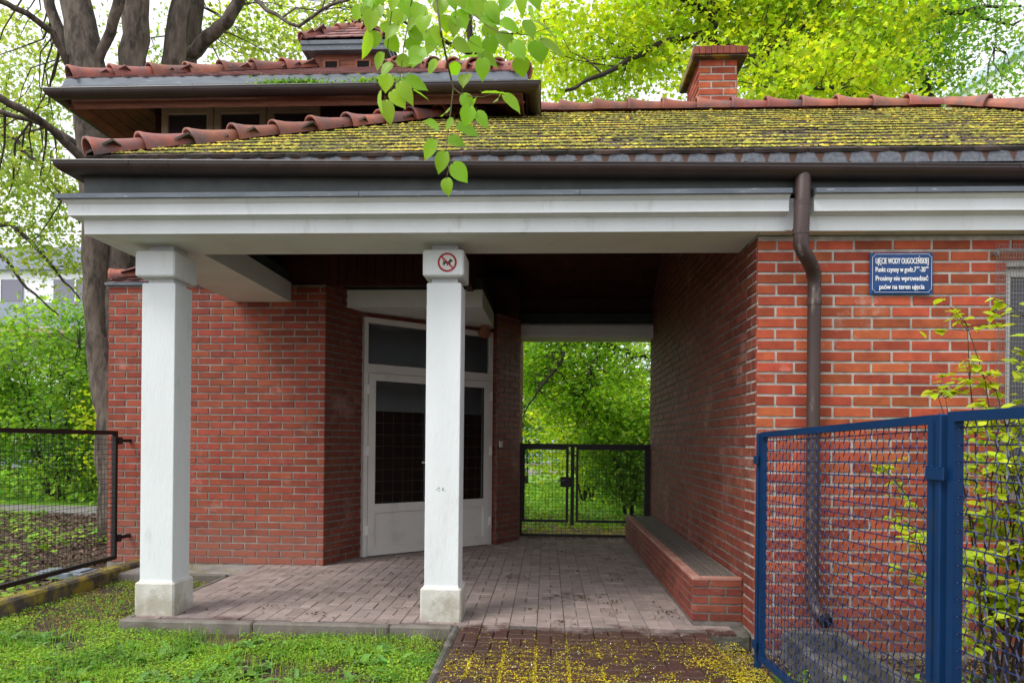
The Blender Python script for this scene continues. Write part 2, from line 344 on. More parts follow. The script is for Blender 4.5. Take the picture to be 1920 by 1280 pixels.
def np_obj(name, V, Fc, m, parent=None, smooth=False):
    """V (n,3), Fc (k,4) or (k,3)"""
    me = bpy.data.meshes.new(name); nv, nf = len(V), len(Fc); k = Fc.shape[1]
    org = ORG.get(parent.name, Vector()) if parent else Vector()
    V = np.asarray(V, dtype=np.float32) - np.array(org, dtype=np.float32)
    me.vertices.add(nv); me.vertices.foreach_set('co', V.ravel())
    me.loops.add(nf * k); me.loops.foreach_set('vertex_index', Fc.astype(np.int32).ravel())
    me.polygons.add(nf); me.polygons.foreach_set('loop_start', np.arange(0, nf * k, k, dtype=np.int32))
    me.polygons.foreach_set('loop_total', np.full(nf, k, dtype=np.int32))
    if smooth: me.polygons.foreach_set('use_smooth', np.ones(nf, dtype=bool))
    me.materials.append(MATS[m]); me.update(calc_edges=True)
    o = bpy.data.objects.new(name, me); COL.objects.link(o)
    if parent: o.parent = parent; ORG[o.name] = org
    return o
def leaf_cloud(C, size, up=.3, fold=.25, asp=.8, rng=R, droop=0.):
    """one folded rhombic leaf (4 verts, 2 tris) per centre"""
    n = len(C); size = np.broadcast_to(np.asarray(size, dtype=float), (n,))
    d = rng.normal(size=(n, 3)); d[:, 2] = d[:, 2] * (1 - up) - droop; d /= np.linalg.norm(d, axis=1)[:, None]
    a = rng.normal(size=(n, 3)) * (1 - up); a[:, 2] += up * 2
    x = np.cross(d, a); x /= (np.linalg.norm(x, axis=1)[:, None] + 1e-9); nn = np.cross(x, d)
    s = size[:, None]
    v0 = C - d * s * .5; v2 = C + d * s * .5
    mid = C - d * s * .06
    v1 = mid + x * s * asp * .5 + nn * s * fold * .35; v3 = mid - x * s * asp * .5 + nn * s * fold * .35
    V = np.stack([v0, v1, v2, v3], axis=1).reshape(-1, 3); b = np.arange(n)[:, None] * 4
    Fc = np.concatenate([b + np.array([[0, 1, 2]]), b + np.array([[0, 2, 3]])], axis=0)
    return V, Fc
def lobed_cloud(C, size, up=.3, rng=R):
    """maple-like three-lobed leaf: 7 verts, 5 tris"""
    n = len(C); size = np.broadcast_to(np.asarray(size, dtype=float), (n,))
    d = rng.normal(size=(n, 3)); d[:, 2] = d[:, 2] * (1 - up); d /= np.linalg.norm(d, axis=1)[:, None]
    a = rng.normal(size=(n, 3)) * (1 - up); a[:, 2] += up * 2
    x = np.cross(d, a); x /= (np.linalg.norm(x, axis=1)[:, None] + 1e-9); nn = np.cross(x, d)
    P = [(0, -.42, 0), (.52, -.05, .12), (.22, .08, .02), (0, .58, -.04), (-.22, .08, .02), (-.52, -.05, .12)]
    V = np.stack([C + x * (p[0] * size)[:, None] + d * (p[1] * size)[:, None] + nn * (p[2] * size)[:, None] for p in P], axis=1).reshape(-1, 3)
    b = np.arange(n)[:, None] * 6
    Fc = np.concatenate([b + np.array([t]) for t in ((0, 1, 2), (0, 2, 4), (2, 3, 4), (0, 4, 5))], axis=0)
    return V, Fc

# ------------------------------------------------------------------ brick walls
def bricks(mb, p0, p1, z0, z1, pitch=.077, L=.262, mj=.012, out=.006, off=0., keep=None, mi=1, jz=.0015, hole=None):
    """bricks on the vertical plane p0->p1, outward normal on the right-hand side of the direction"""
    p0, p1 = Vector(p0), Vector(p1); t = (p1 - p0); Ln = t.length; t.normalize(); nrm = Vector((t.y, -t.x))
    rows = int((z1 - z0) / pitch + .6)
    for r in range(rows):
        za = z0 + r * pitch + mj * .5; zb = min(za + pitch - mj, z1)
        if zb - za < .02: continue
        u = -off - (L / 2 if r % 2 else 0)
        ju = random.uniform(-.006, .006)
        while u < Ln:
            a, b = max(u + mj * .5 + ju, 0 if u <= 0 else u), min(u + L - mj * .5 + ju, Ln)
            u += L
            if hole and zb > hole[2] + .03 and za < hole[3] - .03:
                if a < hole[0] < b: b = hole[0] - .001
                elif a < hole[1] < b: a = hole[1] + .001
                elif a >= hole[0] and b <= hole[1]: continue
            if b - a < .03: continue
            if keep and not keep((a + b) / 2, (za + zb) / 2, a, b, za, zb): continue
            o = out + random.uniform(-.0015, .0025); c = .004
            dz0, dz1 = random.uniform(-jz, jz), random.uniform(-jz, jz)
            P = []
            for (uu, zz, oo) in ((a, za, -.004), (b, za, -.004), (b, zb, -.004), (a, zb, -.004), (a + c, za + c, o), (b - c, za + c + dz0, o), (b - c, zb - c + dz0, o + random.uniform(-.001, .001)), (a + c, zb - c + dz1, o)):
                q = p0 + t * uu + nrm * oo; P.append((q.x, q.y, zz))
            mb.add(P, [(4, 5, 6, 7), (0, 1, 5, 4), (1, 2, 6, 5), (2, 3, 7, 6), (3, 0, 4, 7)], mi)
def slab(mb, p0, p1, z0, z1, th, mi=0):
    p0, p1 = Vector(p0), Vector(p1); t = (p1 - p0).normalized(); n = Vector((-t.y, t.x)) * th
    mb.prism([tuple(p0), tuple(p1), tuple(p1 + n), tuple(p0 + n)], z0, z1, mi)

# ------------------------------------------------------------------ tiles
def tile_slope(mb, O, along, up, width, height, inside, tw=.18, ex=.168, ln=.2, th=.013, mi=0, sc=1.):
    """O eave origin, unit vectors along & up-slope, inside(u,v) tells whether the point is on the slope"""
    O, A, U = Vector(O), Vector(along).normalized(), Vector(up).normalized(); Nn = A.cross(U).normalized()
    if Nn.z < 0: Nn = -Nn
    v = 0.; r = 0
    while v < height:
        u = -(tw / 2 if r % 2 else 0)
        while u < width:
            uc = u + tw / 2
            if inside(uc, v + ex * .5):
                j = random.uniform(-.004, .004); g = .002; dz = random.uniform(0, .003)
                prof = [(u + g, v + .035 * sc + j), (u + tw * .22, v + .012 * sc + j), (u + tw * .5, v + j), (u + tw * .78, v + .012 * sc + j), (u + tw - g, v + .035 * sc + j), (u + tw - g, v + ln), (u + g, v + ln)]
                bot, top = [], []
                for a, b in prof:
                    h = .016 * (1 - (b - v) / ln) + dz
                    q = O + A * a + U * b + Nn * h; bot.append(q); top.append(q + Nn * th)
                n = 7
                mb.add(bot + top, [tuple(range(7, 14))] + [(i, (i + 1) % n, n + (i + 1) % n, n + i) for i in range(n)], mi)
            u += tw
        v += ex; r += 1
def ridge_run(mb, a, b, step=.36, r0=.072, r1=.108, lift=0., mi=0, vary=True):
    """half-barrel ridge tiles from a (low, wide end first) to b"""
    a, b = Vector(a), Vector(b); D = b - a; Ln = D.length; D.normalize()
    X = D.cross(Vector((0, 0, 1))).normalized(); Z = X.cross(D).normalized()
    n = max(1, round(Ln / step)); st = Ln / n
    for i in range(n):
        s0 = a + D * (st * i - .03); rings = []
        jr = random.uniform(-.003, .003); jz = random.uniform(-.004, .004); jx = random.uniform(-.004, .004)
        segs = [(0, r1 + .012), (.02, r1 + .010), (.05, r1), (.12, r0 + .020), (.2, r0 + .010), (.3, r0 + .003), (st / .36 * .36 + .05, r0)]
        K = 12; ang = [math.radians(-22 + 224 * k / K) for k in range(K + 1)]
        for t, rr in segs:
            rr += jr
            ring = [s0 + D * t + X * (math.cos(ang[k]) * rr * 1.0 + jx) + Z * (math.sin(ang[k]) * rr * .95 + jz + lift) for k in range(K + 1)]
            rings.append(ring)
        inner = [s0 + X * (math.cos(ang[k]) * (r1 - .006) + jx) + Z * (math.sin(ang[k]) * (r1 - .006) * .95 + jz + lift) for k in range(K + 1)]
        inner2 = [q + D * .05 - Z * .008 for q in inner]
        R_ = [inner2, inner] + rings
        V = [q for g in R_ for q in g]; fs = []
        for g in range(len(R_) - 1):
            for k in range(K): fs.append((g * (K + 1) + k, g * (K + 1) + k + 1, (g + 1) * (K + 1) + k + 1, (g + 1) * (K + 1) + k))
        mb.add(V, fs, mi)

# ================================================================== SETTING: ground sheets
g = MB(); g.box(-150, 150, -30, 300, -.6, -.14)
tag(g.obj('ground', 'soil'), kind='structure')
g = MB(); g.box(-150, 150, 14.3, 300, -.139, -.12); g.box(-40, -9.2, 14.32, 60, -.13, -.118)
tag(g.obj('lawn_ground', 'far_green'), kind='structure')
g = MB(); g.box(-4.225, -.662, 2.5, 5.032, -.3, -.085); g.box(-4.225, -3.118, 5.034, 6.80, -.3, -.088)
tag(g.obj('lawn_soil', 'soil'), kind='structure')
g = MB(); g.prism([(-60, 12.6), (-9.5, 13.0), (-4.0, 12.2), (-4.0, 13.2), (-9.3, 14.3), (-60, 14.6)], -.139, -.095)
tag(g.obj('asphalt_path', 'asphalt'), kind='structure')
g = MB(); g.prism([(-3.3, 28), (1.2, 33), (1.0, 38), (-3.6, 36)], -.119, -.10)
tag(g.obj('far_path', 'asphalt'), kind='structure')
g = MB(); g.box(-1.2, 2.6, 10.2, 11.6, -.139, -.03)
tag(g.obj('rear_paving', 'old_kerb'), kind='structure')

# paving: real pavers in 20 cm columns
def pavers():
    mb = MB()
    X0 = -3.06
    for ci in range(23):
        xa = X0 + ci * .2
        y = 3.45 + (ci % 3) * .1
        k = 0
        while y < 10.0:
            if k % 2 == 0: cells = [(xa, xa + .2, y, y + .1)]; dy = .1
            else: cells = [(xa, xa + .1, y, y + .2), (xa + .1, xa + .2, y, y + .2)]; dy = .2
            for a, b, c, d in cells:
                cx, cy_ = (a + b) / 2, (c + d) / 2
                path_ok = (-.62 < cx < 1.12 - max(0, (4.7 - cy_)) * .12)
                if not path_ok and d < 5.15: continue
                if cy_ < 5.1 and not path_ok: c = 5.112
                if cy_ < 5.1 and c < 5.1 and not path_ok: continue
                if cy_ > 5.1 and cx > 1.42: continue
                if d > 5.30:
                    if a > 1.05: continue
                    b = min(b, 1.082)
                z = .0 if cy_ > 5.07 else -.012 - (5.07 - cy_) * .012
                z += random.uniform(-.0025, .0025); t = random.uniform(-.002, .002); gp = .0017 if cy_ > 5.07 else .0035; ch = .0035 if cy_ > 5.07 else .006
                a2, b2, c2, d2 = a + gp, b - gp, (max(c, 5.112) if (cx < -.62) else c) + gp, d - gp
                V = [(a2, c2, z - .03), (b2, c2, z - .03), (b2, d2, z - .03), (a2, d2, z - .03), (a2, c2, z - ch), (b2, c2, z - ch), (b2, d2, z - ch), (a2, d2, z - ch),
                     (a2 + ch, c2 + ch, z), (b2 - ch, c2 + ch, z + t), (b2 - ch, d2 - ch, z + t), (a2 + ch, d2 - ch, z)]
                mb.add(V, [(8, 9, 10, 11)] + [(i, (i + 1) % 4, 4 + (i + 1) % 4, 4 + i) for i in range(4)] + [(4 + i, 4 + (i + 1) % 4, 8 + (i + 1) % 4, 8 + i) for i in range(4)], 0)
            y += dy; k += 1
    mb.box(-3.09, 1.47, 5.09, 10.12, -.3, -.010, 3)
    mb.prism([(-.66, 3.3), (1.0, 3.3), (1.12, 4.7), (1.12, 5.088), (-.66, 5.088)], -.3, -.032, 1)
    mb.box(1.08, 1.5, 5.08, 5.3, -.2, -.022, 1)
    mb.bbox(1.12, 1.447, 5.05, 5.295, -.14, -.006, .02, 2)
    return mb.obj('paving', ['paver', 'soil', 'old_concrete', 'joint'], fix=False)
tag(pavers(), kind='structure')
g = MB()
x = -3.12
while x < -.70:      # kerb stones along the portico edge
    x2 = min(x + 1.0, -.665); g.bbox(x + .003, x2 - .003, 5.03, 5.105, -.3, .002, .012); x = x2
tag(g.obj('kerb', 'kerb'), kind='structure'); g = MB()
y = 5.10
while y > 3.3:
    g.bbox(-.665, -.615, y - .5 + .004, y - .004, -.3, .006 - (5.1 - y) * .02, .016); y -= .5
tag(g.obj('path_kerb', 'old_concrete'), kind='structure'); g = MB()
y = 5.11
while y < 6.7: g.bbox(-3.12, -3.07, y + .003, y + .797, -.3, .0, .010); y += .8
g.bbox(-4.25, -3.13, 6.80, 6.86, -.3, -.005, .01)
tag(g.obj('side_kerb', 'kerb'), kind='structure')
g = MB(); g.box(-4.28, -3.075, 6.862, 7.37, -.3, -.008)
tag(g.obj('concrete_apron', 'concrete'), kind='structure')
g = MB(); g.bbox(-4.36, -4.22, 3.2, 7.34, -.3, .045, .02)
tag(g.obj('low_kerb', 'old_kerb'), kind='structure')

# ================================================================== THE BUILDING
B = thing('brick_building', 'red brick water station with moss-grown hipped tile roof, white columned portico and open passage', 'building', (0, 7.0, 0))
SL = .56
EZ, EY, EXL, RY = 3.33, 4.90, -3.30, 7.60
RZ = EZ + SL * (RY - EY)
EXR = 6.78; RXL = EXL + (RY - EY); RXR = EXR - (RY - EY); EYB = 2 * RY - EY

# --- walls
mb = MB()
WX0, WX1, WZ0, WZ1 = 3.13, 4.35, 1.0, 2.56
slab(mb, (1.45, 5.02), (WX0, 5.02), -.15, 2.775, .25); slab(mb, (WX1, 5.02), (6.4, 5.02), -.15, 2.775, .25)
slab(mb, (WX0, 5.02), (WX1, 5.02), -.15, WZ0, .25); slab(mb, (WX0, 5.02), (WX1, 5.02), WZ1, 2.775, .25)
bricks(mb, (1.447, 5.02), (6.4, 5.02), -.10, 2.775, .077, .262, .013, off=.131, hole=(WX0 - 1.447, WX1 - 1.447, WZ0, WZ1))
mb.obj('facade_wall', ['mortar', 'brick'], B, fix=False)
mb = MB()
gz = lambda Y: EZ - .19 + SL * min(Y - EY, EYB - Y)
mb.add([(1.45, 5.272, -.15), (1.45, 10.1, -.15), (1.45, 10.1, gz(10.1)), (1.45, 7.6, gz(7.6)), (1.45, 5.272, gz(5.27)),
        (1.70, 5.272, -.15), (1.70, 10.1, -.15), (1.70, 10.1, gz(10.1)), (1.70, 7.6, gz(7.6)), (1.70, 5.272, gz(5.27))],
       [(0, 1, 2, 3, 4), (9, 8, 7, 6, 5), (1, 6, 7, 2), (2, 7, 8, 3), (3, 8, 9, 4), (4, 9, 5, 0)], 0)
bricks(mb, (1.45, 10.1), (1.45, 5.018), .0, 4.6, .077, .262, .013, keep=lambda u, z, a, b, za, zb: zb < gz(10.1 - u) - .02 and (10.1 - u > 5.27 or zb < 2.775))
mb.obj('passage_wall', ['mortar_shaded', 'brick_pass'], B, fix=False)
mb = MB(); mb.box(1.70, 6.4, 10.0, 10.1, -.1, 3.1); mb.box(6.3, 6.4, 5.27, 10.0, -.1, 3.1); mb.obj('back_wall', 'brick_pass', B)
mb = MB()
slab(mb, (-4.70, 7.38), (-2.35, 7.38), -.1, 2.96, .2)
bricks(mb, (-4.703, 7.38), (-2.347, 7.38), .0, 2.955, .0755, .262, .012, off=.07)
slab(mb, (-4.70, 10.79), (-4.70, 7.582), -.1, 2.96, .2)
bricks(mb, (-4.70, 10.9), (-4.70, 7.377), .0, 2.955, .0755, .262, .012)
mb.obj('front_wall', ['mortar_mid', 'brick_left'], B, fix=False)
mb = MB()
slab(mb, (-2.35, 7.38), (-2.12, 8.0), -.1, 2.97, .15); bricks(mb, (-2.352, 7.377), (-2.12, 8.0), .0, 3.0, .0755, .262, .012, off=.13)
mb.obj('splayed_wall', ['mortar_shaded', 'brick_pass'], B, fix=False)
mb = MB()
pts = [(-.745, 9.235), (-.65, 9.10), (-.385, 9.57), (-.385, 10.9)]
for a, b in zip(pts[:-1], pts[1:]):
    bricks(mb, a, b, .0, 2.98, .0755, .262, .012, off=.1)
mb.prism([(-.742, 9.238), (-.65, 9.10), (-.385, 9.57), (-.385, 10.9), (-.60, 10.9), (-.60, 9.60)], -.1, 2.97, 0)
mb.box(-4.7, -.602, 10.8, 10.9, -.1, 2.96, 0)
mb.obj('pier_wall', ['mortar_shaded', 'brick_pass'], B, fix=False)
# brickwork between door head and beam
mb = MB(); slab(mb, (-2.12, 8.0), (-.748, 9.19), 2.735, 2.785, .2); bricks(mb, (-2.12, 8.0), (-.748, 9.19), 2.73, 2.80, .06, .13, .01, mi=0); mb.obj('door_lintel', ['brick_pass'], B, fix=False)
# interior room
mb = MB()
di = Vector((1.372, 1.19)).normalized(); dn = Vector((-di.y, di.x))
q0 = Vector((-2.3, 8.35)) + dn * .75 - di * 1.2; q1 = q0 + di * 4.2
slab(mb, tuple(q0), tuple(q1), 1.72, 2.95, .1, 1); slab(mb, tuple(q0), tuple(q1), 0, 1.715, .08, 2)
nt = -dn * .012
for i in range(28):
    for j in range(11):
        a = q0 + di * (.152 * i + .003); b = q0 + di * (.152 * i + .149)
        mb.add([(a.x + nt.x, a.y + nt.y, j * .156 + .003), (b.x + nt.x, b.y + nt.y, j * .156 + .003), (b.x + nt.x, b.y + nt.y, j * .156 + .153), (a.x + nt.x, a.y + nt.y, j * .156 + .153)], [(0, 1, 2, 3)], 0)
rp = [(-2.16, 8.12), (-.80, 9.30), (-.66, 10.7), (-4.5, 10.7), (-4.5, 7.7), (-2.45, 7.7)]
mb.prism(rp, -.05, .002, 1); mb.prism(rp, 2.94, 2.955, 1)
mb.obj('tiled_room', ['black_tile', 'room_wall', 'cream_paint'], B, fix=False)

# --- entablature & beams
core = MB()
core.prism([(-3.31, 4.905), (1.44, 4.905), (1.44, 5.47), (-2.72, 5.47), (-2.72, 7.376), (-3.31, 7.376)], 2.78, 2.985)
core.box(1.45, 6.5, 4.905, 5.25, 2.782, 3.0)
core.obj('beam', 'plaster', B)
prof = [(0, 2.776), (.003, 2.872), (.022, 2.880), (.050, 2.884), (.075, 2.886), (.075, 2.962), (.085, 2.970), (.102, 2.985), (.105, 2.992), (-.02, 2.992), (-.02, 2.776)]
for nm, path in (('cornice', [(-3.31, 7.45), (-3.31, 4.90), (1.598, 4.90)]), ('cornice', [(1.762, 4.90), (6.5, 4.90)])):
    m_ = MB(); m_.sweep(prof, path); m_.obj(nm, 'plaster', B)
pf = [(.13, 2.990), (.13, 3.022), (.0, 3.055), (-.03, 3.055), (-.03, 2.994)]
m_ = MB()
for path in ([(-3.31, 7.45), (-3.31, 4.90), (-1.3, 4.90)], [(-1.296, 4.90), (.2, 4.90)], [(.204, 4.90), (1.602, 4.90)], [(1.757, 4.90), (2.4, 4.90)], [(2.404, 4.90), (6.5, 4.90)]): m_.sweep(pf, path)
m_.obj('cornice_flashing', 'zinc', B)
m_ = MB(); m_.sweep([(.004, 3.03), (.004, 3.30), (-.05, 3.30), (-.05, 3.03)], [(-3.31, 7.36), (-3.31, 4.90), (6.5, 4.90)]); m_.obj('metal_fascia', 'dark_zinc', B)
# rear beam, entrance beam, wall plates
m_ = MB(); m_.bbox(-.43, 1.52, 9.86, 10.36, 2.78, 2.975, .03); m_.obj('beam', 'plaster', B)
m_ = MB(); m_.box(-.43, 1.449, 9.90, 10.1, 2.98, 3.12); m_.obj('wall_plate', 'wood_green', B)
m_ = MB(); m_.box(-.60, 1.449, 9.97, 10.08, 3.122, 3.34); m_.box(-.84, -.39, 9.37, 9.965, 2.99, 3.5); m_.box(-.84, -.44, 9.97, 10.5, 2.99, 3.5); m_.obj('rear_board', 'wood_dark', B)
EB = [(-2.33, 7.70), (-.72, 7.70), (-.72, 8.35), (-.50, 9.30), (-.74, 9.36), (-2.28, 8.1)]
m_ = MB(); m_.prism([(-2.36, 7.72), (-.72, 7.70), (-.70, 9.33), (-.80, 9.36), (-2.36, 8.05)], 2.79, 2.98); m_.obj('beam', 'plaster', B)
m_ = MB(); m_.prism([(-2.36, 7.75), (-.74, 7.73), (-.72, 9.3), (-.80, 9.33), (-2.36, 8.0)], 2.985, 3.11); m_.obj('wall_plate', 'wood_green', B)
m_ = MB(); m_.box(-2.85, -2.74, 5.5, 7.37, 2.985, 3.10); m_.box(-2.7, 1.44, 5.1, 5.24, 2.99, 3.12); m_.obj('wall_plate', 'wood_green', B)

# --- columns: pedestal, shaft, neck, capital
def column(x0):
    c = MB(); c.bbox(x0, x0 + .305, 5.185, 5.49, -.02, .245, .012); ped = c.obj('column', 'pedestal', B)
    ped.name = 'column'
    c = MB()
    V = []
    for z, e in ((.244, .021), (.262, .026), (2.35, .024), (2.487, .024), (2.497, .030)):
        a, b, q, d = x0 + e, x0 + .305 - e, 5.185 + e, 5.49 - e; k = .004
        V += [(a + k, q, z), (b - k, q, z), (b, q + k, z), (b, d - k, z), (b - k, d, z), (a + k, d, z), (a, d - k, z), (a, q + k, z)]
    fs = [tuple(range(8)), tuple(range(32, 40))]
    for r in range(4):
        for i in range(8): fs.append((r * 8 + i, r * 8 + (i + 1) % 8, r * 8 + 8 + (i + 1) % 8, r * 8 + 8 + i))
    c.add(V, fs); c.obj('shaft', 'plaster', ped)
    c = MB(); c.box(x0 + .056, x0 + .249, 5.241, 5.434, 2.49, 2.779); c.obj('neck', 'plaster', ped)
    c = MB(); c.bbox(x0 + .002, x0 + .303, 5.15, 5.50, 2.535, 2.728, .010); c.obj('capital', 'plaster', ped)
column(-3.09); column(-.925)
m_ = MB()
for k in range(16):      # scuffed pencil-like marks on the middle column
    x = -.82 + random.uniform(0, .075); z = .955 + random.uniform(0, .03); l = random.uniform(.004, .014); a = random.uniform(-1.2, 1.2)
    m_.add([(x, 5.2065, z), (x + l * math.cos(a), 5.2065, z + l * math.sin(a)), (x + l * math.cos(a), 5.2065, z + l * math.sin(a) + .003), (x, 5.2065, z + .003)], [(0, 1, 2, 3)])
m_.obj('scuff_marks', 'wood_green', B, fix=False)

# --- main roof
m_ = MB()
H2 = RZ; t_ = .06
def hip_slab(mb, x0, x1, y0, y1, ez, sl, drop, th, mi=0):
    """hipped surface with thickness; ridge along the longer axis"""
    hw = (y1 - y0) / 2; hx = (x1 - x0) / 2; d = min(hw, hx)
    rz = ez + sl * d
    if hx > hw: ra, rb = (x0 + d, y0 + d), (x1 - d, y0 + d)
    else: ra, rb = (x0 + d, y0 + d), (x0 + d, y1 - d)
    for k, dz in ((0, -drop), (1, -drop - th)):
        mb.add([(x0, y0, ez + dz), (x1, y0, ez + dz), (x1, y1, ez + dz), (x0, y1, ez + dz), (*ra, rz + dz), (*rb, rz + dz)],
               [(0, 1, 5, 4), (2, 3, 4, 5), (1, 2, 5), (3, 0, 4)] if hx > hw else [(0, 1, 4), (1, 2, 5, 4), (2, 3, 5), (3, 0, 4, 5)], mi)
# main roof deck is cut where the upper storey stands: build slopes as quads
def deck(dz, mi):
    m_.add([(EXL, EY, EZ + dz), (EXR, EY, EZ + dz), (RXR, RY, RZ + dz), (RXL, RY, RZ + dz)], [(0, 1, 2, 3)], mi)
    m_.add([(EXL, EY, EZ + dz), (RXL, RY, RZ + dz), (RXL, RY + .2, RZ + dz), (EXL, 7.4, EZ + dz)], [(0, 1, 2, 3)], mi)
    m_.add([(-.79, EYB, EZ + dz), (-.79, RY, RZ + dz), (RXR, RY, RZ + dz), (EXR, EYB, EZ + dz)], [(0, 1, 2, 3)], mi)
    m_.add([(EXR, EY, EZ + dz), (EXR, EYB, EZ + dz), (RXR, RY, RZ + dz)], [(0, 1, 2)], mi)
deck(-.03, 0); deck(-.09, 0)
roof = m_.obj('roof', ['dark_void'], B, fix=False)
# ceiling boards on the under side of both slopes
m_ = MB()
sn = math.hypot(1, SL)
for s_, y_e in ((1, EY), (-1, EYB)):
    v = .05
    while v < 3.0:
        y0 = y_e + s_ * v / sn; z0 = EZ - .10 + SL * v / sn
        y1 = y_e + s_ * (v + .092) / sn; z1 = EZ - .10 + SL * (v + .092) / sn
        xl = -3.2 if s_ == 1 else -.84
        m_.add([(xl, y0, z0), (1.9, y0, z0), (1.9, y1, z1), (xl, y1, z1), (xl, y0, z0 - .015), (1.9, y0, z0 - .015), (1.9, y1, z1 - .015), (xl, y1, z1 - .015)],
               [(0, 1, 2, 3), (4, 7, 6, 5), (0, 4, 5, 1), (3, 2, 6, 7)], 0)
        v += .098
m_.box(-.7, 1.7, RY - .06, RY + .06, RZ - .45, RZ - .2, 0)
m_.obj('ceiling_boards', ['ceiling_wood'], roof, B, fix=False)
m_ = MB()
slen = (RY - EY) * sn
tile_slope(m_, (EXL, EY - .015, EZ - .045), (1, 0, 0), (0, 1, SL), EXR - EXL, slen - .02, lambda u, v: v / sn < u + .1 and v / sn < (EXR - EXL - u) + .1, ex=.205, ln=.25, th=.024, sc=.25)
tile_slope(m_, (EXL - .01, 7.4, EZ - .02), (0, -1, 0), (1, 0, SL), 2.5, slen, lambda u, v: v / sn < 2.5 - u + .05, ex=.205, ln=.25, th=.018)
m_.obj('roof_tiles', 'tile', roof, B, fix=False)
m_ = MB()
m_.sweep([(.030, 3.225), (.034, 3.228), (.022, 3.312), (.0, 3.312), (.0, 3.225)], [(EXL + .02, 7.3), (EXL + .02, EY + .01), (6.7, EY + .01)])
m_.obj('eave_flashing', 'flash_joint', roof, B)
for a, b in (((EXL + .03, EY + .03, EZ + .035), (RXL - .02, RY - .02, RZ + .035)), ((RXL, RY, RZ + .035), (RXR, RY, RZ + .035)), ((EXR, EY, EZ + .035), (RXR + .02, RY - .02, RZ + .035))):
    m_ = MB(); ridge_run(m_, a, b, .365); m_.obj('ridge_tiles', 'ridge', roof, B, smooth=True, fix=False)

# --- gutters
def gutter_prof(zc, r=.070, c=.072):
    P = []
    for k in range(13):
        a = math.pi * (k / 12.); P.append((c + r * math.cos(a), zc - r * math.sin(a)))
    Q = [(c + (r - .006) * math.cos(math.pi * k / 12.), zc - (r - .006) * math.sin(math.pi * k / 12.)) for k in range(12, -1, -1)]
    bead = [(c + r - .008, zc + .004), (c + r - .002, zc + .010), (c + r + .006, zc + .008), (c + r + .008, zc)]
    return P + Q + bead
def gutter(zc, path, straps, parent, root, r=.07, shear=0., xm=0.):
    sh = lambda mb: setattr(mb, 'v', [(a, b, c - (a - xm) * shear) for a, b, c in mb.v])
    m_ = MB(); m_.sweep(gutter_prof(zc, r), path); sh(m_); gt = m_.obj('gutter', 'gutter', parent, root, smooth=False)
    for (x0, y0, dx, dy) in straps:     # seams / brackets around the trough
        m_ = MB()
        pr = [(.072 + (r + .004) * math.cos(math.pi * k / 10.), zc + .003 - (r + .004) * math.sin(math.pi * k / 10.)) for k in range(11)]
        pr = [(.072 + r + .006, zc + .014)] + pr
        for wv, e in ((.022, 0),):
            a = [(x0 + dy * d, y0 - dx * d, z) for d, z in pr]; b = [(x0 + dx * wv + dy * d, y0 + dy * wv - dx * d, z) for d, z in pr]
            m_.add(a + b, [(i, i + 1, len(pr) + i + 1, len(pr) + i) for i in range(len(pr) - 1)])
        sh(m_); m_.obj('gutter_strap', 'gutter', gt, root)
    return gt
st = [(x, 4.90, 1, 0) for x in (-2.93, -2.65, -1.95, -1.19, -.55, .16, .80, 1.28, 1.42, 1.95, 2.38, 3.05, 3.7, 4.4)]
gutter(3.20, [(-3.31, 7.3), (-3.31, 4.90), (6.7, 4.90)], st, B, B, shear=.0142)

# --- downpipe
PB = [(1.69, 4.832, 3.16), (1.685, 4.815, 3.05), (1.675, 4.80, 2.90), (1.668, 4.80, 2.73), (1.67, 4.80, 2.655), (1.69, 4.81, 2.61), (1.735, 4.845, 2.565), (1.78, 4.90, 2.525), (1.805, 4.93, 2.48), (1.812, 4.94, 2.42), (1.812, 4.94, 1.8), (1.814, 4.94, 1.0), (1.816, 4.94, .34), (1.816, 4.93, .26), (1.83, 4.89, .205), (1.85, 4.83, .17)]
m_ = MB(); m_.tube(PB, [.050] * 5 + [.047] * 4 + [.044] * 7, 16, cap=False); dp = m_.obj('downpipe', 'pipe', B, B, smooth=True)
m_ = MB()
for i, (p, d) in enumerate(((Vector((1.677, 4.803, 2.93)), (0, 0, 1)), (Vector((1.668, 4.80, 2.74)), (0, 0, 1)), (Vector((1.803, 4.928, 2.49)), (0, 0, 1)), (Vector((1.812, 4.94, 2.30)), (0, 0, 1)), (Vector((1.814, 4.94, 1.42)), (0, 0, 1)), (Vector((1.816, 4.94, .42)), (0, 0, 1)))):
    m_ = MB(); m_.tube([p - Vector((0, 0, .018)), p + Vector((0, 0, .018))], .053 if i < 2 else .0485, 16); m_.obj('pipe_collar', 'pipe', dp, B, smooth=False)
m_ = MB(); m_.tube([(1.842, 4.87, .185), (1.868, 4.80, .15)], .045, 14); m_.obj('pipe_outlet', 'dark_void', dp, B)

# --- chimney
m_ = MB(); m_.prism([(1.60, 7.75), (2.0, 7.75), (2.0, 8.4), (1.60, 8.4)], 4.6, 5.47, 0)
bricks(m_, (1.597, 7.75), (2.003, 7.75), 4.62, 5.47, .077, .262, .013, off=.0); bricks(m_, (1.60, 8.4), (1.60, 7.747), 4.62, 5.47, .077, .262, .013)
bricks(m_, (2.0, 7.747), (2.0, 8.4), 4.62, 5.47, .077, .262, .013)
ch = m_.obj('chimney', ['mortar', 'brick'], B, fix=False)
m_ = MB(); m_.box(1.525, 2.09, 7.66, 8.48, 5.462, 5.475, 0)
y = 7.645
for i in range(9):
    m_.bbox(1.518 + .064 * i, 1.518 + .064 * i + .060, 7.64, 7.76, 5.476, 5.56 + random.uniform(-.004, .004), .004, 1)
m_.box(1.520, 2.092, 7.762, 8.49, 5.475, 5.548, 0)
m_.obj('chimney_cap', ['old_kerb', 'brick_pass'], ch, B)

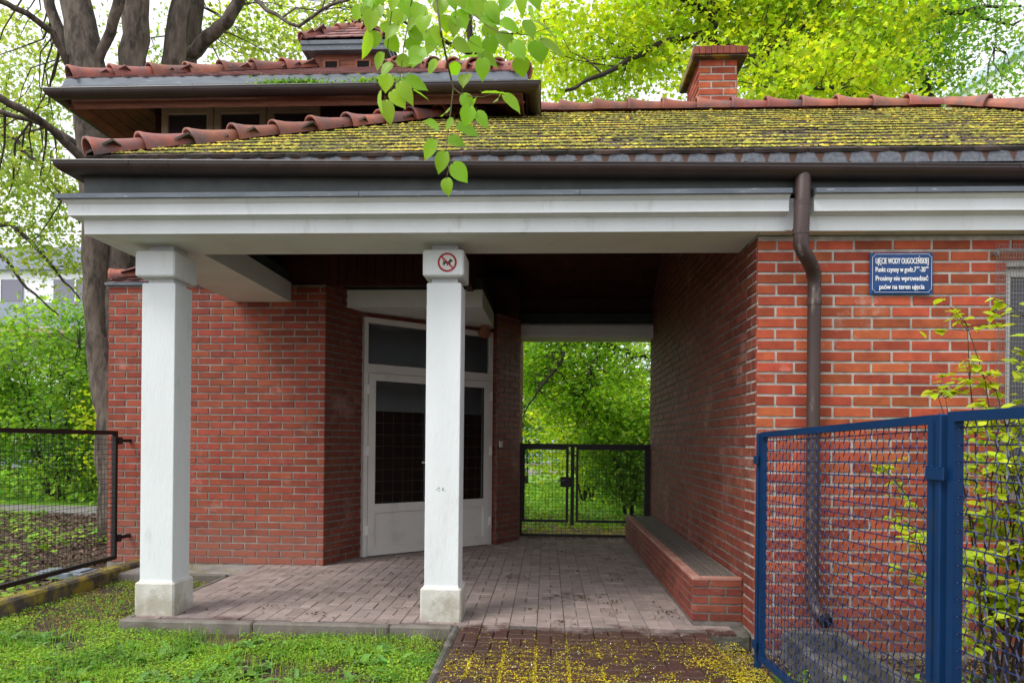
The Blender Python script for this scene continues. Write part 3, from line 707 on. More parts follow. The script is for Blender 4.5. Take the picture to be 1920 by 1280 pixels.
# --- upper storey (clerestory pavilion)
PX0, PX1, PY0 = -4.79, -.245, 6.80
PW = PX1 - PX0; PY1 = PY0 + PW; PCX, PCY = (PX0 + PX1) / 2, PY0 + PW / 2
PEZ = 4.877; o_ = .57
m_ = MB()
m_.box(PX0 + o_, PX1 - o_, PY0 + o_ + .03, PY0 + o_ + .10, 2.96, 4.92, 0)
m_.box(PX0 + o_, PX0 + o_ + .07, PY0 + o_ + .1, PY1 - o_, 2.96, 4.92, 0); m_.box(PX1 - o_ - .07, PX1 - o_, PY0 + o_ + .1, PY1 - o_, 2.96, 4.92, 0); m_.box(PX0 + o_, PX1 - o_, PY1 - o_ - .07, PY1 - o_, 2.96, 4.92, 0)
x = PX0 + o_
while x < PX1 - o_ - .05:
    if x < -4.16 or x > -2.42: m_.box(x + .004, min(x + .096, PX1 - o_), PY0 + o_ + .012, PY0 + o_ + .03, 2.97, 4.90, 0)
    x += .1
up = m_.obj('upper_storey', ['wood_red'], B)
# clerestory windows: three casements
for i in range(3):
    xa = -4.135 + i * .573; xb = xa + .566; m_ = MB()
    yf = PY0 + o_ - .02
    for (a, b, c, d) in ((xa, xb, 4.77, 4.84), (xa, xb, 4.0, 4.07), (xa, xa + .075, 4.07, 4.77), (xb - .075, xb, 4.07, 4.77)):
        m_.bbox(a, b, yf, yf + .05, c, d, .006)
    wf = m_.obj('clerestory_window', 'cream_paint', up, B)
    m_ = MB(); m_.box(xa + .075, xb - .075, yf + .028, yf + .034, 4.07, 4.77); m_.obj('pane', 'window_dark', wf, B) if False else m_.obj('pane', 'window_dark', up, B)
# soffit boards (sloping up to the wall) front and left
m_ = MB()
def soffit_pt(d, s, side):   # d = distance inward from eave, s along
    z = PEZ - .29 + SL * d
    if side == 0: return (s, PY0 + .03 + d, z)
    if side == 1: return (PX0 + .03 + d, s, z)
    return (PX1 - .03 - d, s, z)
for side, s0, s1 in ((0, PX0, PX1), (1, PY0, PY1), (2, PY0, PY1)):
    n = 6
    for k in range(n):
        d0, d1 = o_ * k / n + .003, o_ * (k + 1) / n - .003
        a0, a1 = s0 + d0, s1 - d0; b0, b1 = s0 + d1, s1 - d1
        P = [soffit_pt(d0, a0, side), soffit_pt(d0, a1, side), soffit_pt(d1, b1, side), soffit_pt(d1, b0, side)]
        m_.add(P + [(p[0], p[1], p[2] + .02) for p in P], [(0, 1, 2, 3), (4, 7, 6, 5), (0, 4, 5, 1), (2, 6, 7, 3)])
m_.obj('soffit_boards', 'wood_boards', up, B, fix=False)
m_ = MB(); m_.sweep([(-.03, 4.60), (-.03, 4.80), (-.055, 4.80), (-.055, 4.60)], [(PX0, PY1), (PX0, PY0), (PX1, PY0), (PX1, PY1)]); m_.obj('eave_board', 'wood', up, B)
# roof of the upper storey
m_ = MB()
def pyr(mb, x0, x1, y0, y1, ez, az, mi=0):
    cx_, cy_ = (x0 + x1) / 2, (y0 + y1) / 2
    mb.add([(x0, y0, ez), (x1, y0, ez), (x1, y1, ez), (x0, y1, ez), (cx_, cy_, az)], [(0, 1, 4), (1, 2, 4), (2, 3, 4), (3, 0, 4), (3, 2, 1, 0)], mi)
PAZ = PEZ + SL * PW / 2
pyr(m_, PX0, PX1, PY0, PY1, PEZ - .03, PAZ - .03)
ur = m_.obj('upper_roof', 'dark_void', B, fix=False)
m_ = MB(); L_ = PW / 2 * sn
tri = lambda u, v: v / sn < u + .08 and v / sn < PW - u + .08
tile_slope(m_, (PX0, PY0 - .01, PEZ - .02), (1, 0, 0), (0, 1, SL), PW, L_, tri)
tile_slope(m_, (PX0 - .01, PY1, PEZ - .02), (0, -1, 0), (1, 0, SL), PW, L_, tri)
tile_slope(m_, (PX1 + .01, PY0, PEZ - .02), (0, 1, 0), (-1, 0, SL), PW, L_, tri)
m_.obj('roof_tiles', 'tile_clean', ur, B, fix=False)
for a in ((PX0 + .04, PY0 + .04), (PX1 - .04, PY0 + .04)):
    m_ = MB(); ridge_run(m_, (*a, PEZ + .03), (PCX + (-.42 if a[0] < PCX else .42), PCY - .42, PAZ - SL * .42 + .03), .40)
    m_.obj('ridge_tiles', 'ridge', ur, B, smooth=True, fix=False)
m_ = MB(); m_.sweep([(.03, 4.775), (.03, 4.79), (.01, 4.875), (0, 4.875), (0, 4.775)], [(PX0, PY1), (PX0, PY0), (PX1, PY0), (PX1, PY1)]); m_.obj('eave_flashing', 'zinc', ur, B)
st = [(x, PY0, 1, 0) for x in (-4.75, -4.1, -3.45, -2.8, -2.1, -1.4, -.85, -.35)]
gutter(4.712, [(PX0, PY1), (PX0, PY0), (PX1, PY0), (PX1, PY1)], st, ur, B, .072)
# lower lean-to roof at the left end of the wall
m_ = MB(); m_.sweep([(.035, 2.955), (.035, 2.985), (-.05, 3.0), (-.05, 2.955)], [(-4.7, 10.0), (-4.7, 7.38), (-3.32, 7.38)]); m_.obj('wall_coping', 'zinc', B)
m_ = MB(); m_.add([(-4.73, 7.37, 2.99), (-4.2, 7.37, 3.2), (-4.2, 11, 3.2), (-4.73, 11, 2.99), (-3.3, 7.37, 3.02), (-3.3, 7.5, 3.2), (-4.2, 7.5, 3.2)], [(0, 1, 2, 3), (0, 4, 5, 6)], 0)
tile_slope(m_, (-4.72, 7.40, 3.0), (0, 1, 0), (1, 0, .38), 3, .5, lambda u, v: True)
tile_slope(m_, (-4.70, 7.36, 3.0), (1, 0, 0), (0, 1, .5), 1.3, .17, lambda u, v: True)
lr = m_.obj('lower_roof', 'tile_clean', B, fix=False)
m_ = MB(); ridge_run(m_, (-4.66, 7.40, 3.055), (-3.9, 7.52, 3.13), .40, .06, .085); m_.obj('ridge_tiles', 'ridge', lr, B, smooth=True, fix=False)

# --- roof lantern
hw = .39; he = .5325; LZ = 6.10
m_ = MB(); x0, x1, y0, y1 = PCX - hw, PCX + hw, PCY - hw, PCY + hw
m_.box(x0, x1, y0, y1, 5.75, LZ + .02, 0)
for k in range(5):
    z = 5.86 + k * .055; m_.box(x0 + .05, x1 - .05, y0 - .010, y0 - .001, z + .002, z + .053, 0); m_.box(x0 - .010, x0 - .001, y0 + .05, y1 - .05, z + .002, z + .053, 0)
m_.box(x0 - .012, x0 + .05, y0 - .016, y0 + .04, 5.8, LZ, 0); m_.box(x1 - .05, x1 + .012, y0 - .016, y0 + .04, 5.8, LZ, 0)
ln = m_.obj('roof_lantern', 'vent_wood', B)
for cx_ in (PCX - .20, PCX + .20):
    m_ = MB(); zc = 5.965
    m_.box(cx_ - .10, cx_ + .10, y0 - .030, y0 - .012, zc + .042, zc + .065); m_.box(cx_ - .10, cx_ + .10, y0 - .030, y0 - .012, zc - .065, zc - .042)
    m_.box(cx_ - .10, cx_ - .075, y0 - .030, y0 - .012, zc - .042, zc + .042); m_.box(cx_ + .075, cx_ + .10, y0 - .030, y0 - .012, zc - .042, zc + .042)
    m_.obj('vent_frame', 'vent_wood', ln, B)
    m_ = MB(); m_.box(cx_ - .075, cx_ + .075, y0 - .016, y0 - .011, zc - .042, zc + .042); m_.obj('vent_opening', 'dark_void', ln, B)
m_ = MB(); a, b, c, d = PCX - he, PCX + he, PCY - he, PCY + he
m_.sweep([(0, 6.085), (0, 6.15), (.012, 6.152), (.012, 6.20), (-.03, 6.20), (-.03, 6.085)], [(a, d), (a, c), (b, c), (b, d), (a, d)])
m_.box(a + .01, b - .01, c + .01, d - .01, LZ, LZ + .02); m_.obj('lantern_fascia', 'zinc', ln, B)
m_ = MB(); S2 = .86; pyr(m_, a, b, c, d, 6.195, 6.195 + S2 * he, 1); s2 = math.hypot(1, S2)
tr2 = lambda u, v: v / s2 < u + .06 and v / s2 < 2 * he - u + .06
tile_slope(m_, (a, c - .01, 6.21), (1, 0, 0), (0, 1, S2), 2 * he, he * s2, tr2, tw=.155, ex=.15)
tile_slope(m_, (a - .01, d, 6.21), (0, -1, 0), (1, 0, S2), 2 * he, he * s2, tr2, tw=.155, ex=.15)
tile_slope(m_, (b + .01, c, 6.21), (0, 1, 0), (-1, 0, S2), 2 * he, he * s2, tr2, tw=.155, ex=.15)
m_.obj('lantern_tiles', ['tile_clean', 'dark_void'], ln, B, fix=False)
for q in ((a, c), (b, c), (a, d), (b, d)):
    m_ = MB(); ridge_run(m_, (q[0] * .96 + PCX * .04, q[1] * .96 + PCY * .04, 6.245), (PCX, PCY, 6.22 + S2 * he), .29, .05, .075)
    m_.obj('ridge_tiles', 'ridge', ln, B, smooth=True, fix=False)

# --- double door with toplights
def on_door(u, z, d=0.): q = Vector((-2.12, 8.0)) + di * u - dn * d; return (q.x, q.y, z)
DW = 1.816
def dbar(mb, u0, u1, z0, z1, d0=0., d1=.06, mi=0):
    p = Vector(on_door(u0, z0, d0)); mb.obox(p, Vector(on_door(u1, z0, d0)) - p, Vector(on_door(u0, z0, d1)) - p, (0, 0, z1 - z0), mi)
m_ = MB()
for (u0, u1, z0, z1) in ((0, .05, 0, 2.73), (DW - .05, DW, 0, 2.73), (.05, DW - .05, 2.665, 2.73), (.05, DW - .05, 2.10, 2.20), (DW / 2 - .035, DW / 2 + .035, 2.20, 2.665)): dbar(m_, u0, u1, z0, z1)
dr = m_.obj('door_frame', 'pvc', B)
for (u0, u1) in ((.05, DW / 2 - .035), (DW / 2 + .035, DW - .05)):
    m_ = MB(); dbar(m_, u0, u1, 2.20, 2.665, .02, .03); m_.obj('toplight_glass', 'glass', dr, B)
for k, (u0, u1) in enumerate(((.055, DW / 2 - .003), (DW / 2 + .003, DW - .055))):
    m_ = MB(); s_ = .085
    dbar(m_, u0, u0 + s_, .01, 2.095, .01, .075); dbar(m_, u1 - s_, u1, .01, 2.095, .01, .075)
    dbar(m_, u0 + s_, u1 - s_, 2.01, 2.095, .01, .075); dbar(m_, u0 + s_, u1 - s_, .01, .12, .01, .075); dbar(m_, u0 + s_, u1 - s_, .50, .60, .01, .075)
    dbar(m_, u0 + s_, u1 - s_, .12, .50, .03, .055)
    df = m_.obj('door', 'pvc', B)
    m_ = MB(); dbar(m_, u0 + s_, u1 - s_, .60, 2.01, .035, .045); m_.obj('glass', 'glass', df, B)
    m_ = MB()
    for (a, b, c, d) in ((u0 + s_, u0 + s_ + .008, .6, 2.01), (u1 - s_ - .008, u1 - s_, .6, 2.01), (u0 + s_ + .008, u1 - s_ - .008, .6, .608), (u0 + s_ + .008, u1 - s_ - .008, 2.002, 2.01)): dbar(m_, a, b, c, d, .045, .066)
    m_.obj('seal', 'rubber', df, B)
    for z in (.25, 1.15, 1.85):
        m_ = MB(); dbar(m_, (u1 + .0 if k else u0 - .035), (u1 + .035 if k else u0), z, z + .11, .06, .085); m_.obj('hinge', 'hinge_white', df, B)
    if k == 0:
        m_ = MB(); dbar(m_, u1 - .055, u1 - .025, .92, 1.16, .075, .085); dbar(m_, u1 - .17, u1 - .03, 1.06, 1.08, .115, .130); dbar(m_, u1 - .048, u1 - .03, 1.06, 1.08, .085, .12); m_.obj('handle', 'hinge_white', df, B)

# --- window at the right with frame
m_ = MB(); yf = 5.07
for (a, b, c, d) in ((WX0, WX1, WZ1 - .06, WZ1), (WX0, WX1, WZ0, WZ0 + .06), (WX0, WX0 + .06, WZ0 + .06, WZ1 - .06), (WX1 - .06, WX1, WZ0 + .06, WZ1 - .06), (WX0 + .58, WX0 + .64, WZ0 + .06, WZ1 - .06)): m_.bbox(a, b, yf, yf + .06, c, d, .004)
wf = m_.obj('window', 'pvc', B)
m_ = MB(); m_.box(WX0 + .06, WX1 - .06, yf + .03, yf + .036, WZ0 + .06, WZ1 - .06); m_.obj('pane', 'window_dark', wf, B)

# ================================================================== THINGS ON AND BY THE BUILDING
# window guard
G = thing('window_guard', 'galvanised wire mesh guard bolted over the window at the right edge', 'window guard', (3.6, 5.0, 1.6))
m_ = MB(); yg = 4.975; x0, x1, z0, z1 = 3.035, 4.45, .9, 2.70
for i in range(int((x1 - x0) / .019) + 1): x = x0 + i * .019; m_.box(x - .0011, x + .0011, yg - .0011, yg + .0011, z0, z1)
k = 0; z = z0
while z < z1 + .001:
    th = .0022 if k % 7 in (0, 3) else .0012
    m_.box(x0, x1, yg - .004, yg - .0015, z - th, z + th); z += .030; k += 1
m_.obj('wire_mesh', 'galv', G)
for px, py in ((1867, 475), (1867, 580), (1867, 900)):
    m_ = MB(); p = pY(px, py, yg); m_.tube([(p[0], yg - .012, p[2]), (p[0], yg - .006, p[2])], .018, 14); m_.tube([(p[0], yg - .024, p[2]), (p[0], yg - .012, p[2])], .010, 6); m_.tube([(p[0], yg, p[2]), (p[0], 5.02, p[2])], .005, 6); m_.obj('bolt', 'galv', G)

# sign plate
def text(parent, root, body, x, z, y, h, width, m, name='lettering', bold=.0, align='CENTER'):
    cu = bpy.data.curves.new('t', 'FONT'); cu.body = body; cu.align_x = align; cu.size = 1; cu.extrude = .0
    o = bpy.data.objects.new('t', cu); COL.objects.link(o); bpy.context.view_layer.update()
    me = bpy.data.meshes.new_from_object(o.evaluated_get(bpy.context.evaluated_depsgraph_get()))
    bpy.data.objects.remove(o)
    co = np.array([v.co[:] for v in me.vertices]); wd = co[:, 0].max() - co[:, 0].min()
    sx = width / wd; sz = h / .72; org = ORG[root.name]; cx0 = (co[:, 0].max() + co[:, 0].min()) / 2
    m0 = MB(); polys = [tuple(p.vertices) for p in me.polygons]       # heavy strokes: the outline laid three times, a hair apart
    for k, (ox, oz) in enumerate(((0, 0), (-.0011, .0003), (.0011, -.0003))):
        m0.add([(x + (c[0] - cx0) * sx + ox * bold - org.x, y - k * .0003 - org.y, z + c[1] * sz + oz * bold - org.z) for c in co], polys)
    me = bpy.data.meshes.new(name); me.from_pydata(m0.v, [], m0.f)
    me.materials.clear(); me.materials.append(MATS[m]); me.update()
    q = bpy.data.objects.new(name, me); COL.objects.link(q); q.parent = parent; ORG[q.name] = org; return q
S = thing('sign', 'small blue enamel notice plate with white Polish lettering on the brick wall', 'sign', (2.415, 5.01, 2.51))
sx0, sx1, sz0, sz1 = 2.205, 2.626, 2.366, 2.652
m_ = MB(); yb = 4.996
nx, nz_ = 14, 10; V = []; fs = []
for j in range(nz_ + 1):
    for i in range(nx + 1):
        u, v = i / nx, j / nz_; e = min(u, 1 - u, v, 1 - v); d = .010 * min(1, e * 8)
        V.append((sx0 + (sx1 - sx0) * u, yb - d, sz0 + (sz1 - sz0) * v))
for j in range(nz_):
    for i in range(nx): a = j * (nx + 1) + i; fs.append((a, a + 1, a + nx + 2, a + nx + 1))
m_.add(V, fs); m_.box(sx0, sx1, yb + .0006, yb + .005, sz0, sz1)
m_.obj('plate', 'sign_blue', S, smooth=False)
yt = yb - .0115; m_ = MB(); q = .013; r = .022; wl_ = .0022
def strip(pts):
    for a, b in zip(pts[:-1], pts[1:]):
        a, b = Vector(a), Vector(b); t = (b - a).normalized(); n = Vector((-t.y, t.x)) * wl_ / 2; a -= t * .0006; b += t * .0006
        m_.add([(a.x + n.x, yt, a.y + n.y), (b.x + n.x, yt, b.y + n.y), (b.x - n.x, yt, b.y - n.y), (a.x - n.x, yt, a.y - n.y)], [(0, 1, 2, 3)])
xa, xb, za, zb = sx0 + q, sx1 - q, sz0 + q, sz1 - q
def arc(cx_, cz_, a0, a1): return [(cx_ + r * .8 * math.cos(math.radians(a0 + (a1 - a0) * k / 6)), cz_ + r * .8 * math.sin(math.radians(a0 + (a1 - a0) * k / 6))) for k in range(7)]
loop = arc(xa, za, 90, 0) + arc(xb, za, 180, 90) + arc(xb, zb, 270, 180) + arc(xa, zb, 360, 270); strip(loop + [loop[0]])
m_.obj('border', 'white_enamel', S, fix=False)
cxs = (sx0 + sx1) / 2
text(S, S, 'UJĘCIE WODY OLIGOCEŃSKIEJ', cxs, 2.574, yt, .040, .352, 'white_enamel', bold=1)
text(S, S, 'Punkt czynny w godz.7', cxs - .041, 2.518, yt, .035, .270, 'white_enamel', bold=1)
text(S, S, '00', cxs + .1065, 2.541, yt, .014, .018, 'white_enamel', bold=.5)
text(S, S, '-20', cxs + .137, 2.518, yt, .035, .036, 'white_enamel', bold=1)
text(S, S, '00', cxs + .167, 2.541, yt, .014, .018, 'white_enamel', bold=.5)
text(S, S, 'Prosimy nie wprowadzać', cxs, 2.458, yt, .035, .350, 'white_enamel', bold=1)
text(S, S, 'psów na teren ujecia', cxs, 2.400, yt, .035, .300, 'white_enamel', bold=1)
m_ = MB(); ex = cxs + .1035; hk = [(0, 0), (-.0035, -.003), (-.0045, -.006), (-.003, -.0085), (.0005, -.0095), (.003, -.009), (.003, -.0068), (.0008, -.0070), (-.0012, -.0060), (-.0010, -.0035), (.0022, 0)]
m_.add([(ex + a, yt - .0007, 2.4012 + b) for a, b in hk], [tuple(range(len(hk)))]); m_.obj('lettering', 'white_enamel', S, fix=False)

# no-dogs sticker on the column capital
N_ = thing('no_dogs_sign', 'round red and white no dogs sticker on the middle column capital', 'sign', (-.745, 5.14, 2.632))
cxn, czn, rn = -.742, 2.632, .070; yn = 5.1475
def disc(mb, r0, r1, y, mi=0, K=40):
    V = []
    for k in range(K): a = 2 * math.pi * k / K; V += [(cxn + r0 * math.cos(a), y, czn + r0 * math.sin(a)), (cxn + r1 * math.cos(a), y, czn + r1 * math.sin(a))]
    mb.add(V, [(2 * k, 2 * k + 1, (2 * k + 3) % (2 * K), (2 * k + 2) % (2 * K)) for k in range(K)], mi)
m_ = MB(); disc(m_, .001, rn, yn); m_.obj('disc', 'pvc', N_, fix=False)
m_ = MB(); disc(m_, rn * .80, rn, yn - .0008)
t = Vector((1, -1)).normalized(); n = Vector((1, 1)).normalized() * rn * .085; a, b = t * -rn * .82, t * rn * .82
m_.add([(cxn + a.x + n.x, yn - .0012, czn + a.y + n.y), (cxn + b.x + n.x, yn - .0012, czn + b.y + n.y), (cxn + b.x - n.x, yn - .0012, czn + b.y - n.y), (cxn + a.x - n.x, yn - .0012, czn + a.y - n.y)], [(0, 1, 2, 3)])
m_.obj('red_ring', 'red_paint', N_, fix=False)
dog = [(-.62, .30), (-.52, .34), (-.46, .16), (.0, .12), (.22, .18), (.30, .42), (.38, .38), (.42, .50), (.50, .36), (.70, .24), (.68, .08), (.50, .06), (.40, -.08), (.44, -.30), (.56, -.40), (.40, -.42), (.26, -.16), (.08, -.14), (.12, -.34), (.0, -.48), (-.08, -.42), (-.02, -.24), (-.24, -.14), (-.34, -.40), (-.50, -.44), (-.46, -.30), (-.42, -.18), (-.60, -.30), (-.66, -.22), (-.50, -.04), (-.54, .10)]
m_ = MB(); s_ = rn * .82
V = [(cxn + x * s_, yn - .0006, czn + z * s_) for x, z in dog]; m_.add(V, [tuple(range(len(V)))]); m_.obj('dog', 'dog_black', N_, fix=False)

# doorbell switch on the pier
p = Vector((-.65, 9.10)); t = (Vector((-.385, 9.57)) - p).normalized(); n = Vector((t.y, -t.x)); W = thing('wall_switch', 'small cream push switch on the brick pier beside the door', 'switch', (p.x + t.x * .07, p.y + t.y * .07, 1.29))
m_ = MB(); a = p + t * .045 + n * .008; m_.obox((a.x, a.y, 1.255), t.to_3d() * .062, n.to_3d() * .018, (0, 0, .075)); m_.obj('plate', 'switch', W)
m_ = MB(); a = p + t * .062 + n * .0262; m_.obox((a.x, a.y, 1.275), t.to_3d() * .028, n.to_3d() * .006, (0, 0, .034)); m_.obj('button', 'pedestal', W)

La = thing('wall_lamp', 'small brown globe lamp under the entrance beam, half behind the middle column', 'lamp', (-.78, 8.9, 2.68))
m_ = MB(); m_.tube([(-.80, 8.92, 2.79), (-.80, 8.92, 2.775), (-.80, 8.92, 2.76), (-.80, 8.92, 2.73), (-.80, 8.92, 2.68), (-.80, 8.92, 2.64), (-.80, 8.92, 2.625)], [.055, .055, .045, .075, .085, .05, .015], 14); m_.obj('globe', 'vent_wood', La, smooth=True)
# brick bench
Bn = thing('brick_bench', 'low brick bench with slatted grate top along the passage wall', 'bench', (1.27, 7.5, 0))
m_ = MB(); bx0, bx1, by0, by1, bz = 1.085, 1.443, 5.30, 9.72, .325
m_.box(bx0, bx1, by0, by1, -.02, .25, 0); m_.box(bx0, bx0 + .06, by0, by1, .25, .318, 0); m_.box(bx1 - .012, bx1, by0, by1, .25, .318, 0); m_.box(bx0 + .06, bx1 - .012, by0, by0 + .06, .25, .318, 0); m_.box(bx0 + .06, bx1 - .012, by1 - .06, by1, .25, .318, 0)
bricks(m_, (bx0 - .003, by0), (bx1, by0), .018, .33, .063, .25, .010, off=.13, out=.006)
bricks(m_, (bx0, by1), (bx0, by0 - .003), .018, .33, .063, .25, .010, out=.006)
m_.obj('base', ['mortar_shaded', 'brick_pass'], Bn, fix=False)
m_ = MB(); y = by0 - .008
while y < by1 - .1: m_.bbox(bx0 - .008, bx0 + .062, y + .001, y + .249, .319, .348, .006); y += .25
m_.bbox(bx0 + .063, bx1 - .001, by0 - .008, by0 + .052, .319, .347, .006); m_.obj('coping', 'bench_cap', Bn)
m_ = MB()
for i in range(11): x = bx0 + .075 + i * .0255; m_.bbox(x, x + .013, by0 + .055, by1 - .05, .318, .345, .003)
for y in np.arange(by0 + .3, by1 - .1, .7): m_.box(bx0 + .07, bx1 - .012, y, y + .03, .300, .316)
m_.obj('grate', 'grate', Bn)

# concrete drain channel below the downpipe
Cc = MB()
for (xs, xe) in ((1.58, 1.64), (1.93, 1.99)):
    for (ya, yb_) in ((4.86, 4.42), (4.41, 3.95)):
        dx = (4.86 - ya) * -.03
        Cc.bbox(xs + dx, xe + dx, yb_, ya, -.16, .085 - (4.86 - ya) * .03, .012)
Cc.box(1.60, 1.97, 3.97, 4.84, -.16, -.05); Cc.bbox(1.64, 1.93, 4.80, 4.86, -.16, .088, .01)
tag(Cc.obj('drain_channel', 'old_concrete'), 'weathered concrete drain channel under the downpipe outlet behind the blue fence', 'drain channel')

# ================================================================== FENCES
def crimp(mb, p0, p1, r, amp, nrm, per, ph=0., mi=0, seg=4):
    p0, p1, nrm = Vector(p0), Vector(p1), Vector(nrm); L_ = (p1 - p0).length; n = max(2, int(L_ / per * seg)); pts = []
    for i in range(n + 1): t = i / n; pts.append(p0.lerp(p1, t) + nrm * (amp * math.sin(2 * math.pi * (t * L_ / per) + ph)))
    mb.tube(pts, r, 4, mi, cap=False)
def panel(root, p0, p1, zb0, zb1, zt0, zt1, bar, ch, cv, r, mframe, mwire, amp=.0, frame=True, root_=None):
    """mesh panel between xy points, bottom/top heights at both ends"""
    p0, p1 = Vector(p0), Vector(p1); t = (p1 - p0).normalized(); n = Vector((-t.y, t.x)); Ln = (p1 - p0).length
    P = lambda u, z, d=0.: (p0.x + t.x * u + n.x * d, p0.y + t.y * u + n.y * d, z)
    zb = lambda u: zb0 + (zb1 - zb0) * u / Ln
    zt = lambda u: zt0 + (zt1 - zt0) * u / Ln
    if frame:
        m_ = MB(); h = bar / 2
        def rail(a, b):
            a, b = Vector(a), Vector(b); d = (b - a); sd = n.to_3d() * bar; up_ = d.cross(sd).normalized() * bar
            m_.obox(a - sd / 2 - up_ / 2, d, sd, up_)
        rail(P(0, zt(0) - h), P(Ln, zt(Ln) - h)); rail(P(0, zb(0) + h), P(Ln, zb(Ln) + h))
        rail(P(h, zb(0) + bar), P(h, zt(0) - bar)); rail(P(Ln - h, zb(Ln) + bar), P(Ln - h, zt(Ln) - bar))
        m_.obj('frame', mframe, root, root_)
    m_ = MB(); u = bar * .8; k = 0
    while u < Ln - bar * .5:
        crimp(m_, P(u, zb(u) + bar * .5), P(u, zt(u) - bar * .5), r, amp, t.to_3d(), cv * 1.0, k % 2 * math.pi) if amp else m_.tube([P(u, zb(u) + bar * .5), P(u, zt(u) - bar * .5)], r, 4, cap=False)
        u += ch; k += 1
    z = cv * .7; k = 0
    while z < (zt0 - zb0) - bar * .6:
        f = z / (zt0 - zb0); a = P(bar * .5, zb(0) + (zt(0) - zb(0)) * f, r * 1.6); b = P(Ln - bar * .5, zb(Ln) + (zt(Ln) - zb(Ln)) * f, r * 1.6)
        if amp: crimp(m_, a, b, r, r * .9, n.to_3d(), ch * 2, k % 2 * math.pi, seg=4)
        else: m_.tube([a, b], r, 4, cap=False)
        z += cv; k += 1
    m_.obj('wire_mesh', mwire, root, root_, fix=False)
    return P
def world(xc, zc): return (xc * math.cos(TH) - zc * math.sin(TH), xc * math.sin(TH) + zc * math.cos(TH))
# blue fence
a, b = world(1.500, 4.24), world(1.506, 2.512)
Fb = thing('mesh_fence_panel', 'blue mesh fence panel standing between the path corner and the double blue post', 'fence', (a[0], a[1], 0))
panel(Fb, a, b, .04, .04, 1.400, 1.440, .032, .0478, .0575, .0026, 'blue_paint', 'blue_wire', amp=.0068)
a2, b2 = world(1.508, 2.428), world(1.535, .75)
Fc_ = thing('mesh_fence_panel', 'blue mesh fence panel nearest the camera, cut by the right edge of the picture', 'fence', (a2[0], a2[1], 0))
panel(Fc_, a2, b2, .03, .03, 1.447, 1.447, .034, .0478, .0575, .0026, 'blue_paint', 'blue_wire', amp=.0068)
pp = world(1.496, 4.278)
Fp = thing('fence_post', 'slim blue steel fence post at the far end beside the brick corner', 'fence post', (pp[0], pp[1], 0))
m_ = MB(); m_.bbox(pp[0] - .018, pp[0] + .018, pp[1] - .0175, pp[1] + .0175, -.3, 1.395, .004); m_.obj('post', 'blue_paint', Fp)
for z in (1.21, .10):
    m_ = MB(); m_.bbox(pp[0] - .032, pp[0] - .0185, pp[1] - .045, pp[1] + .022, z, z + .05, .003); m_.obj('hinge', 'blue_paint', Fp)
pp = world(1.500, 2.470)
Fp = thing('fence_post', 'stout blue steel fence post with clamp bracket between the two panels', 'fence post', (pp[0], pp[1], 0))
m_ = MB(); m_.bbox(pp[0] - .018, pp[0] + .016, pp[1] - .016, pp[1] + .016, -.3, 1.442, .005); m_.obj('post', 'blue_paint', Fp)
for z in (1.21, .25):
    m_ = MB(); m_.bbox(pp[0] - .030, pp[0] - .022, pp[1] - .058, pp[1] + .058, z, z + .045, .003)
    for dy in (-.045, 0, .035): m_.tube([(pp[0] - .028, pp[1] + dy, z + .045), (pp[0] - .028, pp[1] + dy + .02, z + .047)], .004, 6)
    m_.obj('bracket', 'blue_paint', Fp)

# left black mesh fence
L1, L0 = (-4.455, 7.13), (-4.50, 3.4)
Fl = thing('mesh_fence_panel', 'black mesh fence panel on the left, hinged to the brick wall end', 'fence', (-4.46, 7.1, 0))
panel(Fl, L1, L0, .075, .075, 1.40, 1.405, .04, .05, .05, .0019, 'black_iron', 'black_iron')
for z in (.27, 1.28):
    m_ = MB(); m_.box(-4.47, -4.44, 7.12, 7.375, z, z + .035); m_.bbox(-4.475, -4.42, 7.14, 7.19, z - .02, z + .055, .004); m_.obj('hinge', 'black_iron', Fl)

Pl = MB(); Pl.bbox(-5.22, -4.70, 6.98, 7.25, -.12, -.055, .008); Pl.bbox(-5.18, -4.74, 7.01, 7.22, -.055, -.040, .005)
tag(Pl.obj('cover_slab', 'dull_metal'), 'pale blue grey metal cover slab on the ground behind the left black fence', 'cover slab')
# rear gate
Gt = thing('mesh_gate', 'black double-leaf mesh gate closing the far end of the passage', 'gate', (.5, 10.03, 0))
yg = 10.03
m_ = MB(); m_.bbox(-.39, -.345, yg - .02, yg + .02, 0, 1.31, .003); m_.bbox(.335, .385, yg - .022, yg + .022, .16, 1.27, .003); m_.bbox(1.40, 1.445, yg - .02, yg + .02, 0, 1.31, .003); m_.bbox(-.345, 1.40, yg - .018, yg + .018, 1.262, 1.306, .003); m_.bbox(-.345, 1.40, yg - .018, yg + .018, .0, .035, .003)
m_.obj('frame', 'black_iron', Gt)
for (xa, xb) in ((-.345, .305), (.41, 1.40)):
    m_ = MB(); m_.box(xa, xb, yg - .014, yg + .014, 1.222, 1.262); m_.box(xa, xb, yg - .014, yg + .014, .20, .236); m_.box(xa, xa + .034, yg - .014, yg + .014, .236, 1.222); m_.box(xb - .034, xb, yg - .014, yg + .014, .236, 1.222)
    lf = m_.obj('leaf', 'black_iron', Gt)
    m_ = MB(); x = xa + .045
    while x < xb - .03: m_.box(x - .0018, x + .0018, yg - .0018, yg + .0018, .23, 1.23); x += .0475
    z = .27
    while z < 1.22: m_.box(xa + .03, xb - .03, yg - .0055, yg - .002, z - .0018, z + .0018); z += .0475
    m_.obj('wire_mesh', 'black_iron', lf, Gt)
m_ = MB(); x = -.33
while x < 1.4: m_.box(x - .0018, x + .0018, yg + .004, yg + .0076, .03, .20); x += .06
for z in (.075, .12, .165): m_.box(-.345, 1.40, yg + .0077, yg + .011, z - .0018, z + .0018)
